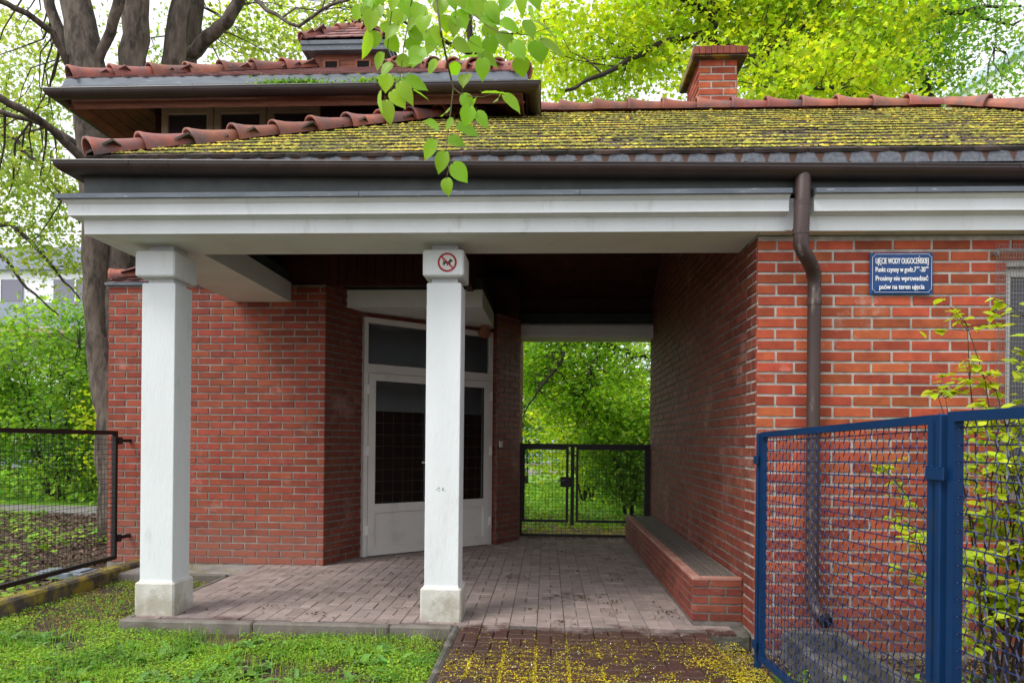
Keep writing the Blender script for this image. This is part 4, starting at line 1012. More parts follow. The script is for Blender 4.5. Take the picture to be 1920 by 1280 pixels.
m_.obj('wire_mesh', 'black_iron', Gt)
m_ = MB(); m_.bbox(.19, .335, yg - .05, yg - .015, .70, .84, .008); m_.obj('lock_box', 'black_iron', Gt)
m_ = MB(); m_.bbox(.385, .41, yg - .01, yg + .01, 1.13, 1.155, .003); m_.obj('latch', 'black_iron', Gt)
m_ = MB(); m_.tube([(.26, yg - .05, .80), (.26, yg - .085, .80), (.15, yg - .085, .775)], .009, 8); m_.obj('handle', 'galv', Gt)

# ================================================================== NEAR VEGETATION
exec_np = np
def clumped(n, area, thr, scale, rng, seedshift=0.):
    """rejection sample points in a polygonless box with sinus-noise clumping"""
    out = []; got = 0
    x0, x1, y0, y1 = area
    while got < n:
        P = np.column_stack([rng.uniform(x0, x1, 4 * n), rng.uniform(y0, y1, 4 * n)])
        x, y = P[:, 0] * scale + seedshift, P[:, 1] * scale
        v = np.sin(x * 1.7 + 1.3 * np.sin(y * 1.1)) + np.sin(y * 2.3 + 1.7 * np.sin(x * .9 + 2)) + .7 * np.sin(x * 4.1 + y * 3.3) + .5 * np.sin(x * 9.7 - y * 7.9)
        keep = v > thr - rng.uniform(0, 1.6, len(v)); out.append(P[keep]); got += keep.sum()
    return np.concatenate(out)[:n]
def onlawn(P):
    x, y = P[:, 0], P[:, 1]
    return ((y < 5.02) & (x < -.675) & (x > -4.2)) | ((y >= 5.0) & (y < 6.79) & (x < -3.13) & (x > -4.2))
# lawn of small-leaved weeds
P = clumped(125000, (-4.2, -.68, 3.3, 6.8), -.05, 2.6, R); P = P[onlawn(P)]
bare = (P[:, 1] > 5.25) & (R.random(len(P)) < .72); P = P[~bare]
edge = (P[:, 1] > 4.7) & (R.random(len(P)) < .35); P = P[~edge]
hmod = .5 + .5 * np.sin(P[:, 0] * 5 + 2 * np.sin(P[:, 1] * 4)) * np.sin(P[:, 1] * 6.3)
far = np.clip((P[:, 1] - 4.3) / 1.2, 0, 1)
Z = -.083 + R.random(len(P)) ** .8 * (.022 + .055 * hmod * (1 - .7 * far))
V, Fc = leaf_cloud(np.column_stack([P, Z]), R.uniform(.009, .022, len(P)), up=.55, fold=.3, asp=.75)
tag(np_obj('weed_lawn', V, Fc, 'weed'), 'low green chickweed and clover covering the lawn in front of the portico', 'ground cover', kind='stuff')
# grass blades
P = clumped(2600, (-4.2, -.68, 3.3, 5.02), .7, 3.1, R, 5.)
n = len(P); h = R.uniform(.04, .12, n) * (1.15 - .35 * (P[:, 1] - 3.3) / 1.7); an = R.uniform(0, 6.28, n); le = R.uniform(.1, .6, n)
b0 = np.column_stack([P, np.full(n, -.08)]); dx = np.column_stack([np.cos(an), np.sin(an), np.zeros(n)]); wx = np.column_stack([-np.sin(an), np.cos(an), np.zeros(n)]) * .0022
m1 = b0 + dx * (h * le * .35)[:, None]; m1[:, 2] += h * .6; tp = b0 + dx * (h * le)[:, None]; tp[:, 2] += h
V = np.stack([b0 - wx, b0 + wx, m1 + wx * .8, m1 - wx * .8, tp], axis=1).reshape(-1, 3); b = np.arange(n)[:, None] * 5
Fc = np.concatenate([b + np.array([t]) for t in ((0, 1, 2), (0, 2, 3), (3, 2, 4))])
tag(np_obj('grass_blades', V, Fc, 'weed'), 'thin grass blades standing among the lawn weeds', 'grass', kind='stuff')
# broad dandelion leaves
def broad_leaves(n, area, rng, L0=.06, L1=.15, z0=-.08, lawn=True):
    C = clumped(n, area, .3, 3.7, rng, 9.); C = C[onlawn(C)] if lawn else C
    Vs, Fs = [], []; o = 0
    for c in C:
        k = rng.integers(3, 7); a0 = rng.uniform(0, 6.28)
        for j in range(k):
            a = a0 + j * 6.28 / k + rng.uniform(-.4, .4); L_ = rng.uniform(L0, L1); wd = L_ * rng.uniform(.12, .2); rise = rng.uniform(.2, .9)
            d = np.array([math.cos(a), math.sin(a), 0]); x = np.array([-d[1], d[0], 0]); pts = []
            for i in range(6):
                t = i / 5; p_ = np.array([c[0], c[1], z0]) + d * (L_ * t * .85) + np.array([0, 0, L_ * rise * (t - .55 * t * t * 1.1)])
                wv = wd * math.sin(math.pi * min(1, .12 + .88 * t) ** .8) * (1 if t < 1 else 0) * (.75 + .4 * (i % 2))
                pts += [p_ - x * wv + np.array([0, 0, wv * .35]), p_, p_ + x * wv + np.array([0, 0, wv * .35])]
            Vs += pts
            for i in range(5):
                q = o + i * 3; Fs += [(q, q + 1, q + 4, q + 3), (q + 1, q + 2, q + 5, q + 4)]
            o += 18
    return np.array(Vs), np.array(Fs)
V, Fc = broad_leaves(260, (-4.1, -.72, 3.3, 4.8), R)
tag(np_obj('dandelion_leaves', V, Fc, 'weed_dark', smooth=True), 'broad toothed dandelion leaves in the front lawn', 'ground cover', kind='stuff')
# brown litter and yellow bits on the bare patches
P = clumped(9000, (-4.2, -.7, 3.4, 6.8), .2, 3.3, R, 3.); P = P[onlawn(P)]
V, Fc = leaf_cloud(np.column_stack([P, R.uniform(-.087, -.075, len(P))]), R.uniform(.008, .03, len(P)), up=.85, fold=.4, asp=.6)
tag(np_obj('leaf_litter', V, Fc, 'litter'), 'brown leaf litter on the bare soil by the left column', 'leaf litter', kind='stuff')
P = np.concatenate([clumped(4500, (-4.2, -3.1, 4.9, 7.36), .4, 4.1, R, 1.), clumped(1200, (-4.2, -.7, 3.4, 5.0), .4, 4.1, R, 2.), clumped(900, (-4.36, -4.22, 3.4, 7.3), -.5, 4, R)])
zz = np.where(P[:, 0] < -4.2, .05, np.where((P[:, 1] > 6.87), -.003, -.080))
V, Fc = leaf_cloud(np.column_stack([P, zz + R.uniform(0, .006, len(P))]), R.uniform(.006, .014, len(P)), up=.7, fold=.4, asp=.6)
tag(np_obj('fallen_blossom', V, Fc, 'petal'), 'yellow maple blossom scattered over the soil and old kerb at the left', 'blossom', kind='stuff')

# blossom on the path, denser towards the camera and in the joints
P = clumped(110000, (-.61, 1.30, 3.4, 5.05), -.2, 2.9, R, 4.)
x, y = P[:, 0], P[:, 1]
joint = np.abs(((x + 3.06) / .2 + .5) % 1 - .5) * .2
jy = np.abs((((y - 3.45) / .1) + .5) % 1 - .5) * .1
dens = np.clip((4.98 - y) / 1.0, .02, 1) ** 1.1
side = np.clip((x - .85) / .35, 0, 1)
pr = dens * (.15 + .60 * (joint < .010) + .28 * (jy < .008) + side * .30) * np.where(y > 4.85, .5, 1)
P = P[R.random(len(P)) < pr]
V, Fc = leaf_cloud(np.column_stack([P, -.010 - (5.07 - P[:, 1]) * .012 + R.uniform(0, .005, len(P))]), R.uniform(.006, .015, len(P)), up=.75, fold=.5, asp=.55)
tag(np_obj('blossom_carpet', V, Fc, 'petal'), 'yellow blossom carpet lying in the joints of the dark red path', 'blossom', kind='stuff')
P = np.column_stack([R.uniform(-.6, 1.2, 220), R.uniform(3.5, 5.3, 220)])
V, Fc = leaf_cloud(np.column_stack([P, -.006 + R.uniform(0, .006, 220)]), R.uniform(.005, .013, 220), up=.7)
tag(np_obj('pale_petals', V, Fc, 'white_petal'), 'tiny pale petals dotted over the path paving', 'petals', kind='stuff')
# brown curls of debris on the portico floor
C = [(.30, 6.0), (.15, 6.15), (.42, 6.05), (-.35, 6.95), (-.28, 6.9), (.53, 5.55), (.13, 5.22), (1.0, 5.65), (.95, 5.6), (.62, 6.9), (.75, 8.1), (-2.2, 5.5), (-1.2, 6.0), (-1.0, 5.6), (-.1, 5.6), (-1.7, 5.3), (.9, 5.4), (.2, 7.3), (.5, 5.9)]
pts = np.concatenate([np.column_stack([R.normal(cx_, .06, 14), R.normal(cy_, .05, 14)]) for cx_, cy_ in C] + [np.column_stack([R.uniform(-2.9, 1.0, 120), R.uniform(5.15, 9.8, 120)]), np.column_stack([R.uniform(-.3, 1.0, 300), R.normal(9.85, .08, 300)])])
V, Fc = leaf_cloud(np.column_stack([pts, .004 + R.uniform(0, .008, len(pts))]), R.uniform(.01, .035, len(pts)), up=.7, fold=.8, asp=.35)
tag(np_obj('dry_debris', V, Fc, 'moss_brown'), 'dry brown blossom curls scattered on the portico paving', 'debris', kind='stuff')
m_ = MB()
for k in range(26):
    x, y = random.uniform(.05, .5), random.uniform(5.95, 6.25)
    if k > 14: x, y = random.uniform(-2.8, 1.0), random.uniform(5.2, 7.6)
    a = random.uniform(0, 6.28); pts = [(x, y, .006)]
    for i in range(3): a += random.uniform(-.6, .6); x += math.cos(a) * .035; y += math.sin(a) * .035; pts.append((x, y, .006 + random.uniform(0, .01)))
    m_.tube(pts, .0016, 3)
tag(m_.obj('fallen_twigs', 'twig'), 'thin dead twigs lying on the paving under the portico', 'twigs', kind='stuff')

# ground behind the blue fence
P = np.column_stack([R.uniform(1.15, 4.5, 9000), R.uniform(3.0, 5.0, 9000)])
V, Fc = leaf_cloud(np.column_stack([P, R.uniform(-.135, -.10, len(P))]), R.uniform(.01, .045, len(P)), up=.75, fold=.5, asp=.6)
tag(np_obj('leaf_litter', V, Fc, 'litter'), 'brown leaf litter behind the blue fence at the wall foot', 'leaf litter', kind='stuff')
P = clumped(7000, (1.2, 4.5, 2.9, 5.0), .4, 3.3, R, 7.)
V, Fc = leaf_cloud(np.column_stack([P, R.uniform(-.12, -.09, len(P))]), R.uniform(.007, .016, len(P)), up=.7, fold=.5, asp=.6)
tag(np_obj('fallen_blossom', V, Fc, 'petal'), 'yellow blossom on the soil behind the blue fence', 'blossom', kind='stuff')
P = clumped(5000, (1.32, 4.5, 2.9, 4.3), .9, 3.3, R, 11.)
V, Fc = leaf_cloud(np.column_stack([P, -.13 + R.random(len(P)) * .12]), R.uniform(.02, .05, len(P)), up=.5, fold=.3, asp=.8)
tag(np_obj('ground_weeds', V, Fc, 'weed'), 'bright green weeds growing behind the blue fence', 'ground cover', kind='stuff')
# left woodland floor
P = np.column_stack([R.uniform(-14, -4.5, 26000), R.uniform(4.8, 13, 26000)])
V, Fc = leaf_cloud(np.column_stack([P, R.uniform(-.135, -.09, len(P))]), R.uniform(.03, .08, len(P)), up=.75, fold=.5, asp=.7)
tag(np_obj('leaf_litter', V, Fc, 'litter'), 'brown dead leaves on the ground behind the left black fence', 'leaf litter', kind='stuff')
P = clumped(5200, (-14, -4.5, 5.0, 13), .9, .9, R, 3.)
V, Fc = leaf_cloud(np.column_stack([P, R.uniform(-.1, .0, len(P))]), R.uniform(.04, .10, len(P)), up=.75, fold=.25, asp=.95)
tag(np_obj('ground_weeds', V, Fc, 'weed'), 'yellow green seedlings and weeds behind the left black fence', 'ground cover', kind='stuff')
P = clumped(26000, (-4, 8, 10.8, 24), -.3, .8, R, 2.)
V, Fc = leaf_cloud(np.column_stack([P, -.12 + R.random(len(P)) * .16]), R.uniform(.05, .12, len(P)), up=.4, fold=.3, asp=.6)
tag(np_obj('rear_grass', V, Fc, 'weed'), 'bright green grass and herbs behind the rear gate', 'grass', kind='stuff')
P = clumped(16000, (-30, -4.5, 14.6, 26), -.3, .5, R, 2.)
V, Fc = leaf_cloud(np.column_stack([P, -.12 + R.random(len(P)) * .3]), R.uniform(.08, .2, len(P)), up=.4, fold=.3, asp=.6)
tag(np_obj('verge_grass', V, Fc, 'weed'), 'green grass verge beyond the grey path on the left', 'grass', kind='stuff')
P = np.column_stack([R.uniform(-1.0, 2.4, 5000), R.uniform(10.15, 11.7, 5000)])
V, Fc = leaf_cloud(np.column_stack([P, R.uniform(-.03, -.01, len(P))]), R.uniform(.01, .03, len(P)), up=.75, fold=.4, asp=.6)
tag(np_obj('fallen_blossom', V, Fc, 'petal'), 'yellow blossom on the paving behind the rear gate', 'blossom', kind='stuff')

# ------------------------------------------------------------------ moss on the main roof
def roof_moss(n, m, seed, thr, smin, smax, name, label, sc_=2.3, hmul=1.):
    rng = np.random.default_rng(seed)
    P = clumped(n, (EXL + .1, EXR - .5, .03, slen - .1), thr, sc_, rng, seed * 1.3)
    u, v = P[:, 0], P[:, 1]; y = v / sn
    # gather on the upper part of each tile course just above the next tail
    k = np.floor(v / .205); fr = v / .205 - k; fr = fr ** 1.05 * .90 + .07; v = (k + fr) * .205; y = v / sn
    ok = (y < (u - EXL) - .12) & (y < (EXR - u) - .12) & (y < RY - EY - .12); u, v, y, fr = u[ok], v[ok], y[ok], fr[ok]
    nn = len(u); nrm = np.array([0, -SL, 1]) / sn; up_ = np.array([0, 1, SL]) / sn
    C = np.column_stack([u, EY + y, EZ - .02 + SL * y]) + nrm * (.022 + .015 * (1 - fr))[:, None]
    s = rng.uniform(smin, smax, nn) * (.7 + .6 * rng.random(nn)); K = 5
    V = [C + nrm * (s * rng.uniform(.35, .7, nn) * hmul)[:, None]]
    a0 = rng.uniform(0, 6.28, nn)
    for j in range(K):
        a = a0 + j * 6.28 / K; rr = s * rng.uniform(.7, 1.3, nn)
        V.append(C + np.array([1, 0, 0]) * (np.cos(a) * rr * 1.3)[:, None] + up_ * (np.sin(a) * rr)[:, None])
    V = np.stack(V, axis=1).reshape(-1, 3); b = np.arange(nn)[:, None] * (K + 1)
    Fc = np.concatenate([b + np.array([[0, 1 + j, 1 + (j + 1) % K]]) for j in range(K)])
    tag(np_obj(name, V, Fc, m), label, 'moss', kind='stuff')
roof_moss(46000, 'moss', 3, .30, .005, .015, 'roof_moss', 'yellow green moss and blossom growing over the tiled roof slope', 3.1, .8)
roof_moss(24000, 'moss_olive', 4, .5, .005, .015, 'olive_moss', 'darker olive moss patches between the yellow ones on the roof slope', 2.6)
roof_moss(9000, 'moss_brown', 5, .2, .004, .010, 'roof_debris', 'brown debris caught on the tiled roof slope', 3.0)
roof_moss(1500, 'moss_olive', 8, 1.0, .013, .028, 'moss_cushions', 'rounded olive moss cushions on the upper roof slope', 1.6, 1.3)
roof_moss(1300, 'moss', 12, .9, .012, .022, 'moss_clumps', 'raised yellow moss clumps along the tile courses of the main roof', 1.9, 1.1)
# weeds in the upper gutter
P = np.column_stack([R.uniform(-2.95, -1.3, 2600), R.normal(6.73, .04, 2600)]); P = P[(np.sin(P[:, 0] * 7) + R.uniform(-1, 1, len(P))) > -.2]
V, Fc = leaf_cloud(np.column_stack([P, 4.70 + R.random(len(P)) ** .7 * .09]), R.uniform(.015, .04, len(P)), up=.4)
tag(np_obj('gutter_weeds', V, Fc, 'leaf_mid'), 'small green seedlings growing in the upper gutter', 'weeds', kind='stuff')

# ------------------------------------------------------------------ linden spray hanging in front of the roof
def linden_leaf(V, Fs, p, tip, width, nrm, curl=.12):
    """heart-shaped leaf from base p to tip"""
    p, tip, nrm = Vector(p), Vector(tip), Vector(nrm); d = tip - p; L_ = d.length; d.normalize(); x = d.cross(nrm).normalized(); nz = x.cross(d).normalized()
    prof = [(-.02, .0), (-.05, .30), (.03, .62), (.16, .88), (.32, 1.0), (.50, .94), (.66, .74), (.80, .46), (.90, .20), (1.0, 0)]
    o = len(V)
    for (t, wv) in prof:
        tt = max(t, 0)
        c = p + d * (t * L_) - nz * (curl * L_ * tt * tt)
        for sgn in (-1, -.5, 0, .5, 1):
            V.append(tuple(c + x * (sgn * wv * width * .5) + nz * (abs(sgn) * wv * width * .10 + (.012 * L_ * math.sin(t * 17) if abs(sgn) == 1 else 0))))
    for i in range(len(prof) - 1):
        for j in range(4): q = o + i * 5 + j; Fs.append((q, q + 1, q + 6, q + 5))
LS = thing('linden_branch', 'hanging linden spray with large heart-shaped green leaves in front of the roof', 'tree branch', pY(815, 0, 3.0))
LY = 3.0
main = [(800, -160), (806, -60), (818, 0), (826, 60), (836, 105), (846, 150), (850, 165)]
m1 = [(850, 165), (846, 200), (842, 235), (838, 268), (834, 300), (842, 315), (838, 330)]
m2 = [(850, 165), (862, 175), (872, 178), (888, 182), (905, 182), (925, 176), (938, 180)]
lft = [(806, -60), (775, -20), (765, 45), (757, 90), (752, 130), (748, 165), (735, 172), (722, 185)]
lf2 = [(775, -20), (735, 20), (729, 60), (726, 100), (722, 130)]
rgt = [(818, -30), (860, -10), (885, 25), (915, 50), (940, 62), (985, 66), (1040, 50)]
rg2 = [(885, 25), (870, 70), (900, 90)]
m_ = MB(); rngs = random.Random(4)
def wpts(pl, r0, r1):
    P_ = [pY(x, y, LY + .10 * math.sin(x * .05 + y * .02)) for x, y in pl]; n = len(P_); m_.tube(P_, [r0 + (r1 - r0) * i / (n - 1) for i in range(n)], 5)
wpts(main, .006, .0035); wpts(m1, .003, .0012); wpts(m2, .0025, .0012); wpts(lft, .0035, .0012); wpts(lf2, .0025, .001); wpts(rgt, .004, .0012); wpts(rg2, .0025, .001)
LV, LF = [], []
# (base x, base y, tip x, tip y, width) read from the photograph
LFS = [(838, 335, 838, 366, 26), (850, 308, 876, 342, 34), (835, 285, 819, 325, 28), (840, 262, 874, 268, 27), (822, 240, 800, 235, 22), (814, 262, 796, 300, 24),
 (858, 235, 900, 250, 20), (868, 178, 886, 208, 20), (882, 200, 870, 236, 32), (895, 210, 914, 238, 24), (905, 175, 955, 172, 14), (945, 178, 978, 204, 22), (875, 140, 868, 165, 28),
 (840, 210, 824, 204, 20), (850, 225, 830, 235, 20), (936, 182, 932, 198, 12), (892, 184, 880, 190, 16),
 (722, 190, 733, 233, 27), (715, 170, 708, 210, 14), (735, 172, 760, 200, 30), (748, 156, 775, 190, 27), (760, 148, 803, 165, 26), (725, 140, 722, 172, 30), (776, 170, 806, 186, 8),
 (718, 100, 702, 130, 30), (745, 110, 772, 122, 26), (728, 70, 745, 95, 32), (706, 60, 700, 90, 30), (700, 20, 690, 60, 30), (692, 60, 684, 112, 18), (735, 20, 750, 46, 34), (735, 120, 712, 140, 22),
 (770, 60, 803, 74, 30), (760, 80, 790, 92, 28), (745, 48, 720, 70, 24), (790, 90, 770, 120, 36), (800, 60, 830, 84, 34), (770, 30, 745, 42, 26), (790, 110, 765, 118, 26), (815, 70, 800, 100, 24),
 (838, 30, 836, 62, 30), (855, 22, 875, 54, 36), (850, 80, 885, 92, 30), (880, 75, 905, 98, 30), (866, 110, 912, 100, 8), (905, 110, 905, 148, 28), (848, 118, 856, 132, 26), (820, 115, 800, 138, 30),
 (915, 70, 928, 100, 32), (935, 62, 968, 100, 40), (960, 80, 985, 108, 34), (975, 108, 980, 145, 34), (1005, 78, 1016, 118, 40), (1015, 75, 1060, 104, 22), (1038, 60, 1068, 78, 14), (1000, 40, 1052, 60, 14), (980, 66, 1040, 62, 18),
 (940, 40, 975, 55, 26), (905, 30, 940, 42, 36), (890, 0, 910, 40, 40), (915, 5, 935, 40, 28), (860, 0, 890, 22, 34), (830, 0, 822, 28, 34), (790, 10, 780, 40, 36), (757, 0, 770, 30, 36), (735, -15, 760, 15, 36), (700, -10, 690, 20, 38), (672, 10, 668, 40, 28), (680, 15, 706, 45, 30),
 (960, -15, 935, 18, 34), (975, -20, 980, 26, 22), (995, -20, 1012, 14, 24), (1012, -12, 990, -2, 24), (850, -20, 870, 8, 34), (815, -25, 805, 6, 34), (880, -30, 905, 0, 34), (720, 60, 730, 34, 24), (898, 100, 935, 120, 30), (720, -20, 705, 8, 30)]
for i in range(24):
    x = rngs.uniform(680, 1010); y = rngs.uniform(-60, 60); LFS.append((x, y, x + rngs.uniform(-25, 25), y + rngs.uniform(15, 38), rngs.uniform(20, 34)))
for (bx, by, tx, ty, wd) in LFS:
    D = LY + .10 * math.sin(bx * .05 + by * .02) + rngs.uniform(-.10, .10); sc_l = D / F
    b_ = Vector(pY(bx, by, D)); t_ = Vector(pY(tx, ty, D + rngs.uniform(-.02, .02)))
    full = 34 * sc_l; ll = (t_ - b_).length
    if ll < full * .8: t_ = t_ + Vector((0, rngs.choice((-1, 1)) * math.sqrt(max(0, full ** 2 - ll ** 2)) * .8, 0))
    tilt = .9 if wd < 20 else .25
    nr = Vector((rngs.uniform(-tilt, tilt), -1, rngs.uniform(-.1, .5 + tilt)))
    if wd < 20: nr = Vector((nr.x * 1.5, -.35, 1.0))
    linden_leaf(LV, LF, b_, t_, max(wd, 25) * sc_l * rngs.uniform(.92, 1.08), nr, rngs.uniform(.08, .34))
    m_.tube([b_, b_ - (t_ - b_) * .12 + Vector((0, .0, .014))], .0008, 3)
m_.obj('twigs', 'twig_green', LS, fix=False)
o = MB(); o.v = LV; o.f = LF; o.m = [0] * len(LF); o.obj('leaves', 'leaf_linden', LS, smooth=True, fix=False)
# the bough the spray hangs from, above the frame
m_ = MB(); m_.tube([pY(800, -160, 3.0), pY(600, -420, 3.2), pY(200, -700, 4.0), pY(-200, -900, 5)], [.006, .012, .02, .03], 6); m_.obj('bough', 'twig', LS)

# ------------------------------------------------------------------ yellow-green shrub by the right window
SH = thing('shrub', 'yellow green leafy shrub growing between the blue fence and the window', 'shrub', (2.75, 4.3, -.1))
m_ = MB(); SV, SF = [], []; rs = random.Random(11)
stems = []
for k in range(26):
    bx, by = 2.62 + rs.uniform(-.22, .35), 4.25 + rs.uniform(-.15, .15)
    tx, tz = rs.uniform(2.35, 3.3), rs.uniform(.8, 2.1)
    if k == 0: tx, tz = 2.28, 1.62
    if k == 1: tx, tz = 2.02, 1.2
    if k == 2: tx, tz = 2.62, 2.05
    if k == 3: tx, tz = 2.08, .85
    if k == 4: tx, tz = 2.9, 2.25
    ty = by + rs.uniform(-.3, .3); pts = []
    for i in range(8):
        t = i / 7; pts.append((bx + (tx - bx) * t ** 1.3 + rs.uniform(-.02, .02), by + (ty - by) * t, -.12 + (tz + .12) * t + rs.uniform(-.01, .01)))
    m_.tube(pts, [.009 * (1 - .8 * i / 7) for i in range(8)], 5); stems.append(pts)
    for i in range(2, 8):
        for q in range(3):
            p = Vector(pts[i]); a = rs.uniform(0, 6.28); Lb = rs.uniform(.06, .24); e = p + Vector((math.cos(a) * Lb, math.sin(a) * Lb, rs.uniform(-.02, .15)))
            m_.tube([p, (p + e) / 2 + Vector((0, 0, .01)), e], [.003, .002, .001], 3)
            for r_ in range(rs.randint(4, 8)):
                c = p.lerp(e, rs.uniform(.3, 1.1)); an = rs.uniform(0, 6.28); d = Vector((math.cos(an), math.sin(an), rs.uniform(-.6, .35))).normalized()
                L_ = rs.uniform(.035, .085); linden_leaf(SV, SF, c, c + d * L_, L_ * rs.uniform(.55, .78), Vector((rs.uniform(-.5, .5), rs.uniform(-.9, .2), 1)), .08)
m_.obj('stems', 'twig', SH, fix=False)
o = MB(); o.v = SV; o.f = SF; o.m = [0] * len(SF); o.obj('leaves', 'leaf_yellow', SH, smooth=True, fix=False)

# ================================================================== TREES
def jag(a, b, n, amp, rs):
    a, b = Vector(a), Vector(b); L_ = (b - a).length
    return [a.lerp(b, i / n) + (Vector((rs.uniform(-1, 1), rs.uniform(-1, 1), rs.uniform(-1, 1))) * amp * L_ * (0 if i in (0, n) else 1)) for i in range(n + 1)]
def tree(name, label, cat, base, limbs, blobs, lm, leaf, per, seed, bark='bark', lobed=True, group=None, up=.3, twig_r=.018, spread=.32):
    """limbs: [(points, radii)], blobs: [(cx,cy,cz,rx,ry,rz,n_clusters)]"""
    T = thing(name, label, cat, base, group); rs = random.Random(seed); rng = np.random.default_rng(seed)
    m_ = MB(); anchors = []
    for pts, rad in limbs:
        P_ = []; Q_ = []
        for i in range(len(pts) - 1):
            seg = jag(pts[i], pts[i + 1], 4, .025, rs)
            for j, s in enumerate(seg[:-1]): P_.append(s); Q_.append(rad[i] + (rad[i + 1] - rad[i]) * j / 4)
        P_.append(Vector(pts[-1])); Q_.append(rad[-1]); m_.tube(P_, Q_, 10 if rad[0] > .08 else 6, rough=.04 if rad[0] > .08 else 0)
        anchors += P_[len(P_) // 4:]
    Cs = []
    for (cx_, cy_, cz_, rx, ry, rz, n) in blobs:
        k = 0
        while k < n:
            v = rng.uniform(-1, 1, 3); r2 = (v ** 2).sum()
            if r2 > 1 or (r2 < .15 and rng.random() < .6): continue
            Cs.append((cx_ + v[0] * rx, cy_ + v[1] * ry, cz_ + v[2] * rz)); k += 1
    A = np.array([tuple(a) for a in anchors])
    for k, c in enumerate(Cs):
        if k % 3: continue
        d = ((A - np.array(c)) ** 2).sum(1); a = Vector(A[np.argmin(d + rng.uniform(0, 1.5, len(d)))])
        if (a - Vector(c)).length > 6: continue
        L_ = (a - Vector(c)).length
        pts = jag(a, c, 4, .07, rs); m_.tube(pts, [min(twig_r, .006 + L_ * .006) * (1 - .75 * i / 4) for i in range(5)], 4, cap=False)
    m_.obj('trunk', bark, T, smooth=True, fix=False)
    C = np.array(Cs); n = len(C) * per
    P_ = np.repeat(C, per, axis=0) + rng.normal(0, 1, (n, 3)) * np.array([spread, spread, spread * .55])
    sz = rng.uniform(leaf * .6, leaf * 1.25, n)
    V, Fc = (lobed_cloud if lobed else leaf_cloud)(P_, sz, up=up, rng=rng)
    np_obj('crown', V, Fc, lm, T)
    return T
PT = lambda x, y, Y: pY(x, y, Y)
# old multi-stemmed maple behind the left end
Y0 = 9.7
A_ = [PT(235, 1010, Y0), PT(222, 800, Y0), PT(196, 690, Y0), PT(184, 600, Y0), PT(180, 450, Y0), PT(172, 250, Y0), PT(166, 140, Y0), PT(140, 0, Y0), PT(110, -250, Y0), PT(60, -500, Y0 + .5)]
B_ = [PT(222, 800, Y0), PT(216, 640, Y0 + .1), PT(226, 480, Y0 + .2), PT(238, 300, Y0 + .2), PT(250, 140, Y0 + .2), PT(256, 0, Y0 + .2), PT(262, -250, Y0 + .3), PT(290, -500, Y0 + .3)]
C_ = [PT(240, 600, Y0 + .3), PT(280, 350, Y0 + .5), PT(322, 140, Y0 + .6), PT(344, 0, Y0 + .6), PT(385, -250, Y0 + .6), PT(450, -480, Y0 + .8)]
D_ = [PT(250, 620, Y0 + .5), PT(310, 350, Y0 + .9), PT(352, 140, Y0 + 1), PT(356, 90, Y0 + 1), PT(372, -20, Y0 + 1), PT(420, -260, Y0 + 1.2)]
limbs = [(A_, [.34, .28, .21, .17, .19, .21, .24, .20, .15, .10]), (B_, [.2, .2, .21, .19, .19, .175, .14, .10]), (C_, [.2, .18, .165, .15, .11, .07]), (D_, [.15, .13, .12, .11, .09, .05]),
         ([PT(345, 118, Y0 + 1), PT(392, 68, Y0 + .9), PT(428, 38, Y0 + .8), PT(450, -5, Y0 + .8), PT(470, -120, Y0 + .8), PT(540, -300, Y0 + .6)], [.11, .10, .09, .085, .07, .04]),
         ([PT(176, 130, Y0), PT(208, 60, Y0 - .1), PT(224, 0, Y0 - .2), PT(240, -140, Y0 - .2)], [.07, .075, .08, .06]),
         ([PT(135, 125, Y0 + .1), PT(112, 60, Y0), PT(92, 5, Y0), PT(84, -100, Y0)], [.06, .075, .07, .05]),
         ([PT(132, 130, Y0 - .1), PT(100, 62, Y0 - .4), PT(50, 25, Y0 - .7), PT(0, 2, Y0 - 1), PT(-80, -20, Y0 - 1.5)], [.05, .045, .038, .035, .03]),
         ([PT(176, 320, Y0), PT(100, 245, Y0 - .5), PT(40, 205, Y0 - 1), PT(-60, 150, Y0 - 1.5)], [.07, .05, .05, .04]),
         ([PT(170, 290, Y0), PT(115, 250, Y0 - .2), PT(60, 225, Y0 - .4), PT(-40, 200, Y0 - .8)], [.05, .04, .035, .03]),
         ([PT(455, -20, Y0 + .8), PT(500, 20, Y0 + .4), PT(560, 50, Y0), PT(620, 10, Y0 - .2), PT(680, -10, Y0 - .4)], [.04, .03, .022, .02, .015])]
def bl(x, y, Y, rx, ry, rz, n): p = PT(x, y, Y); return (p[0], p[1], p[2], rx, ry, rz, n)
blobs = [bl(20, 110, 11, .7, .8, .45, 12), bl(40, 230, 10.8, .8, .9, .5, 20), bl(70, 330, 10.2, .6, .7, .35, 12), bl(250, -260, 10, 3, 1.5, .8, 60), bl(300, 70, 12.5, 1.5, .5, .5, 15), bl(540, 70, 11.5, .9, .8, .7, 26), bl(430, 105, 12, .5, .6, .4, 14), bl(620, -40, 10.5, 1.2, .8, .5, 22),
         bl(70, 480, 10.5, .5, .8, .25, 7), bl(30, 400, 10.8, .6, .8, .3, 8), bl(-80, 300, 10, .8, 2, 2, 40)]
tree('maple_tree', 'old grey maple with several thick stems rising behind the left roof', 'tree', PT(235, 1010, Y0), limbs, blobs, 'leaf_pale', .080, 40, 21, up=.35, spread=.24)
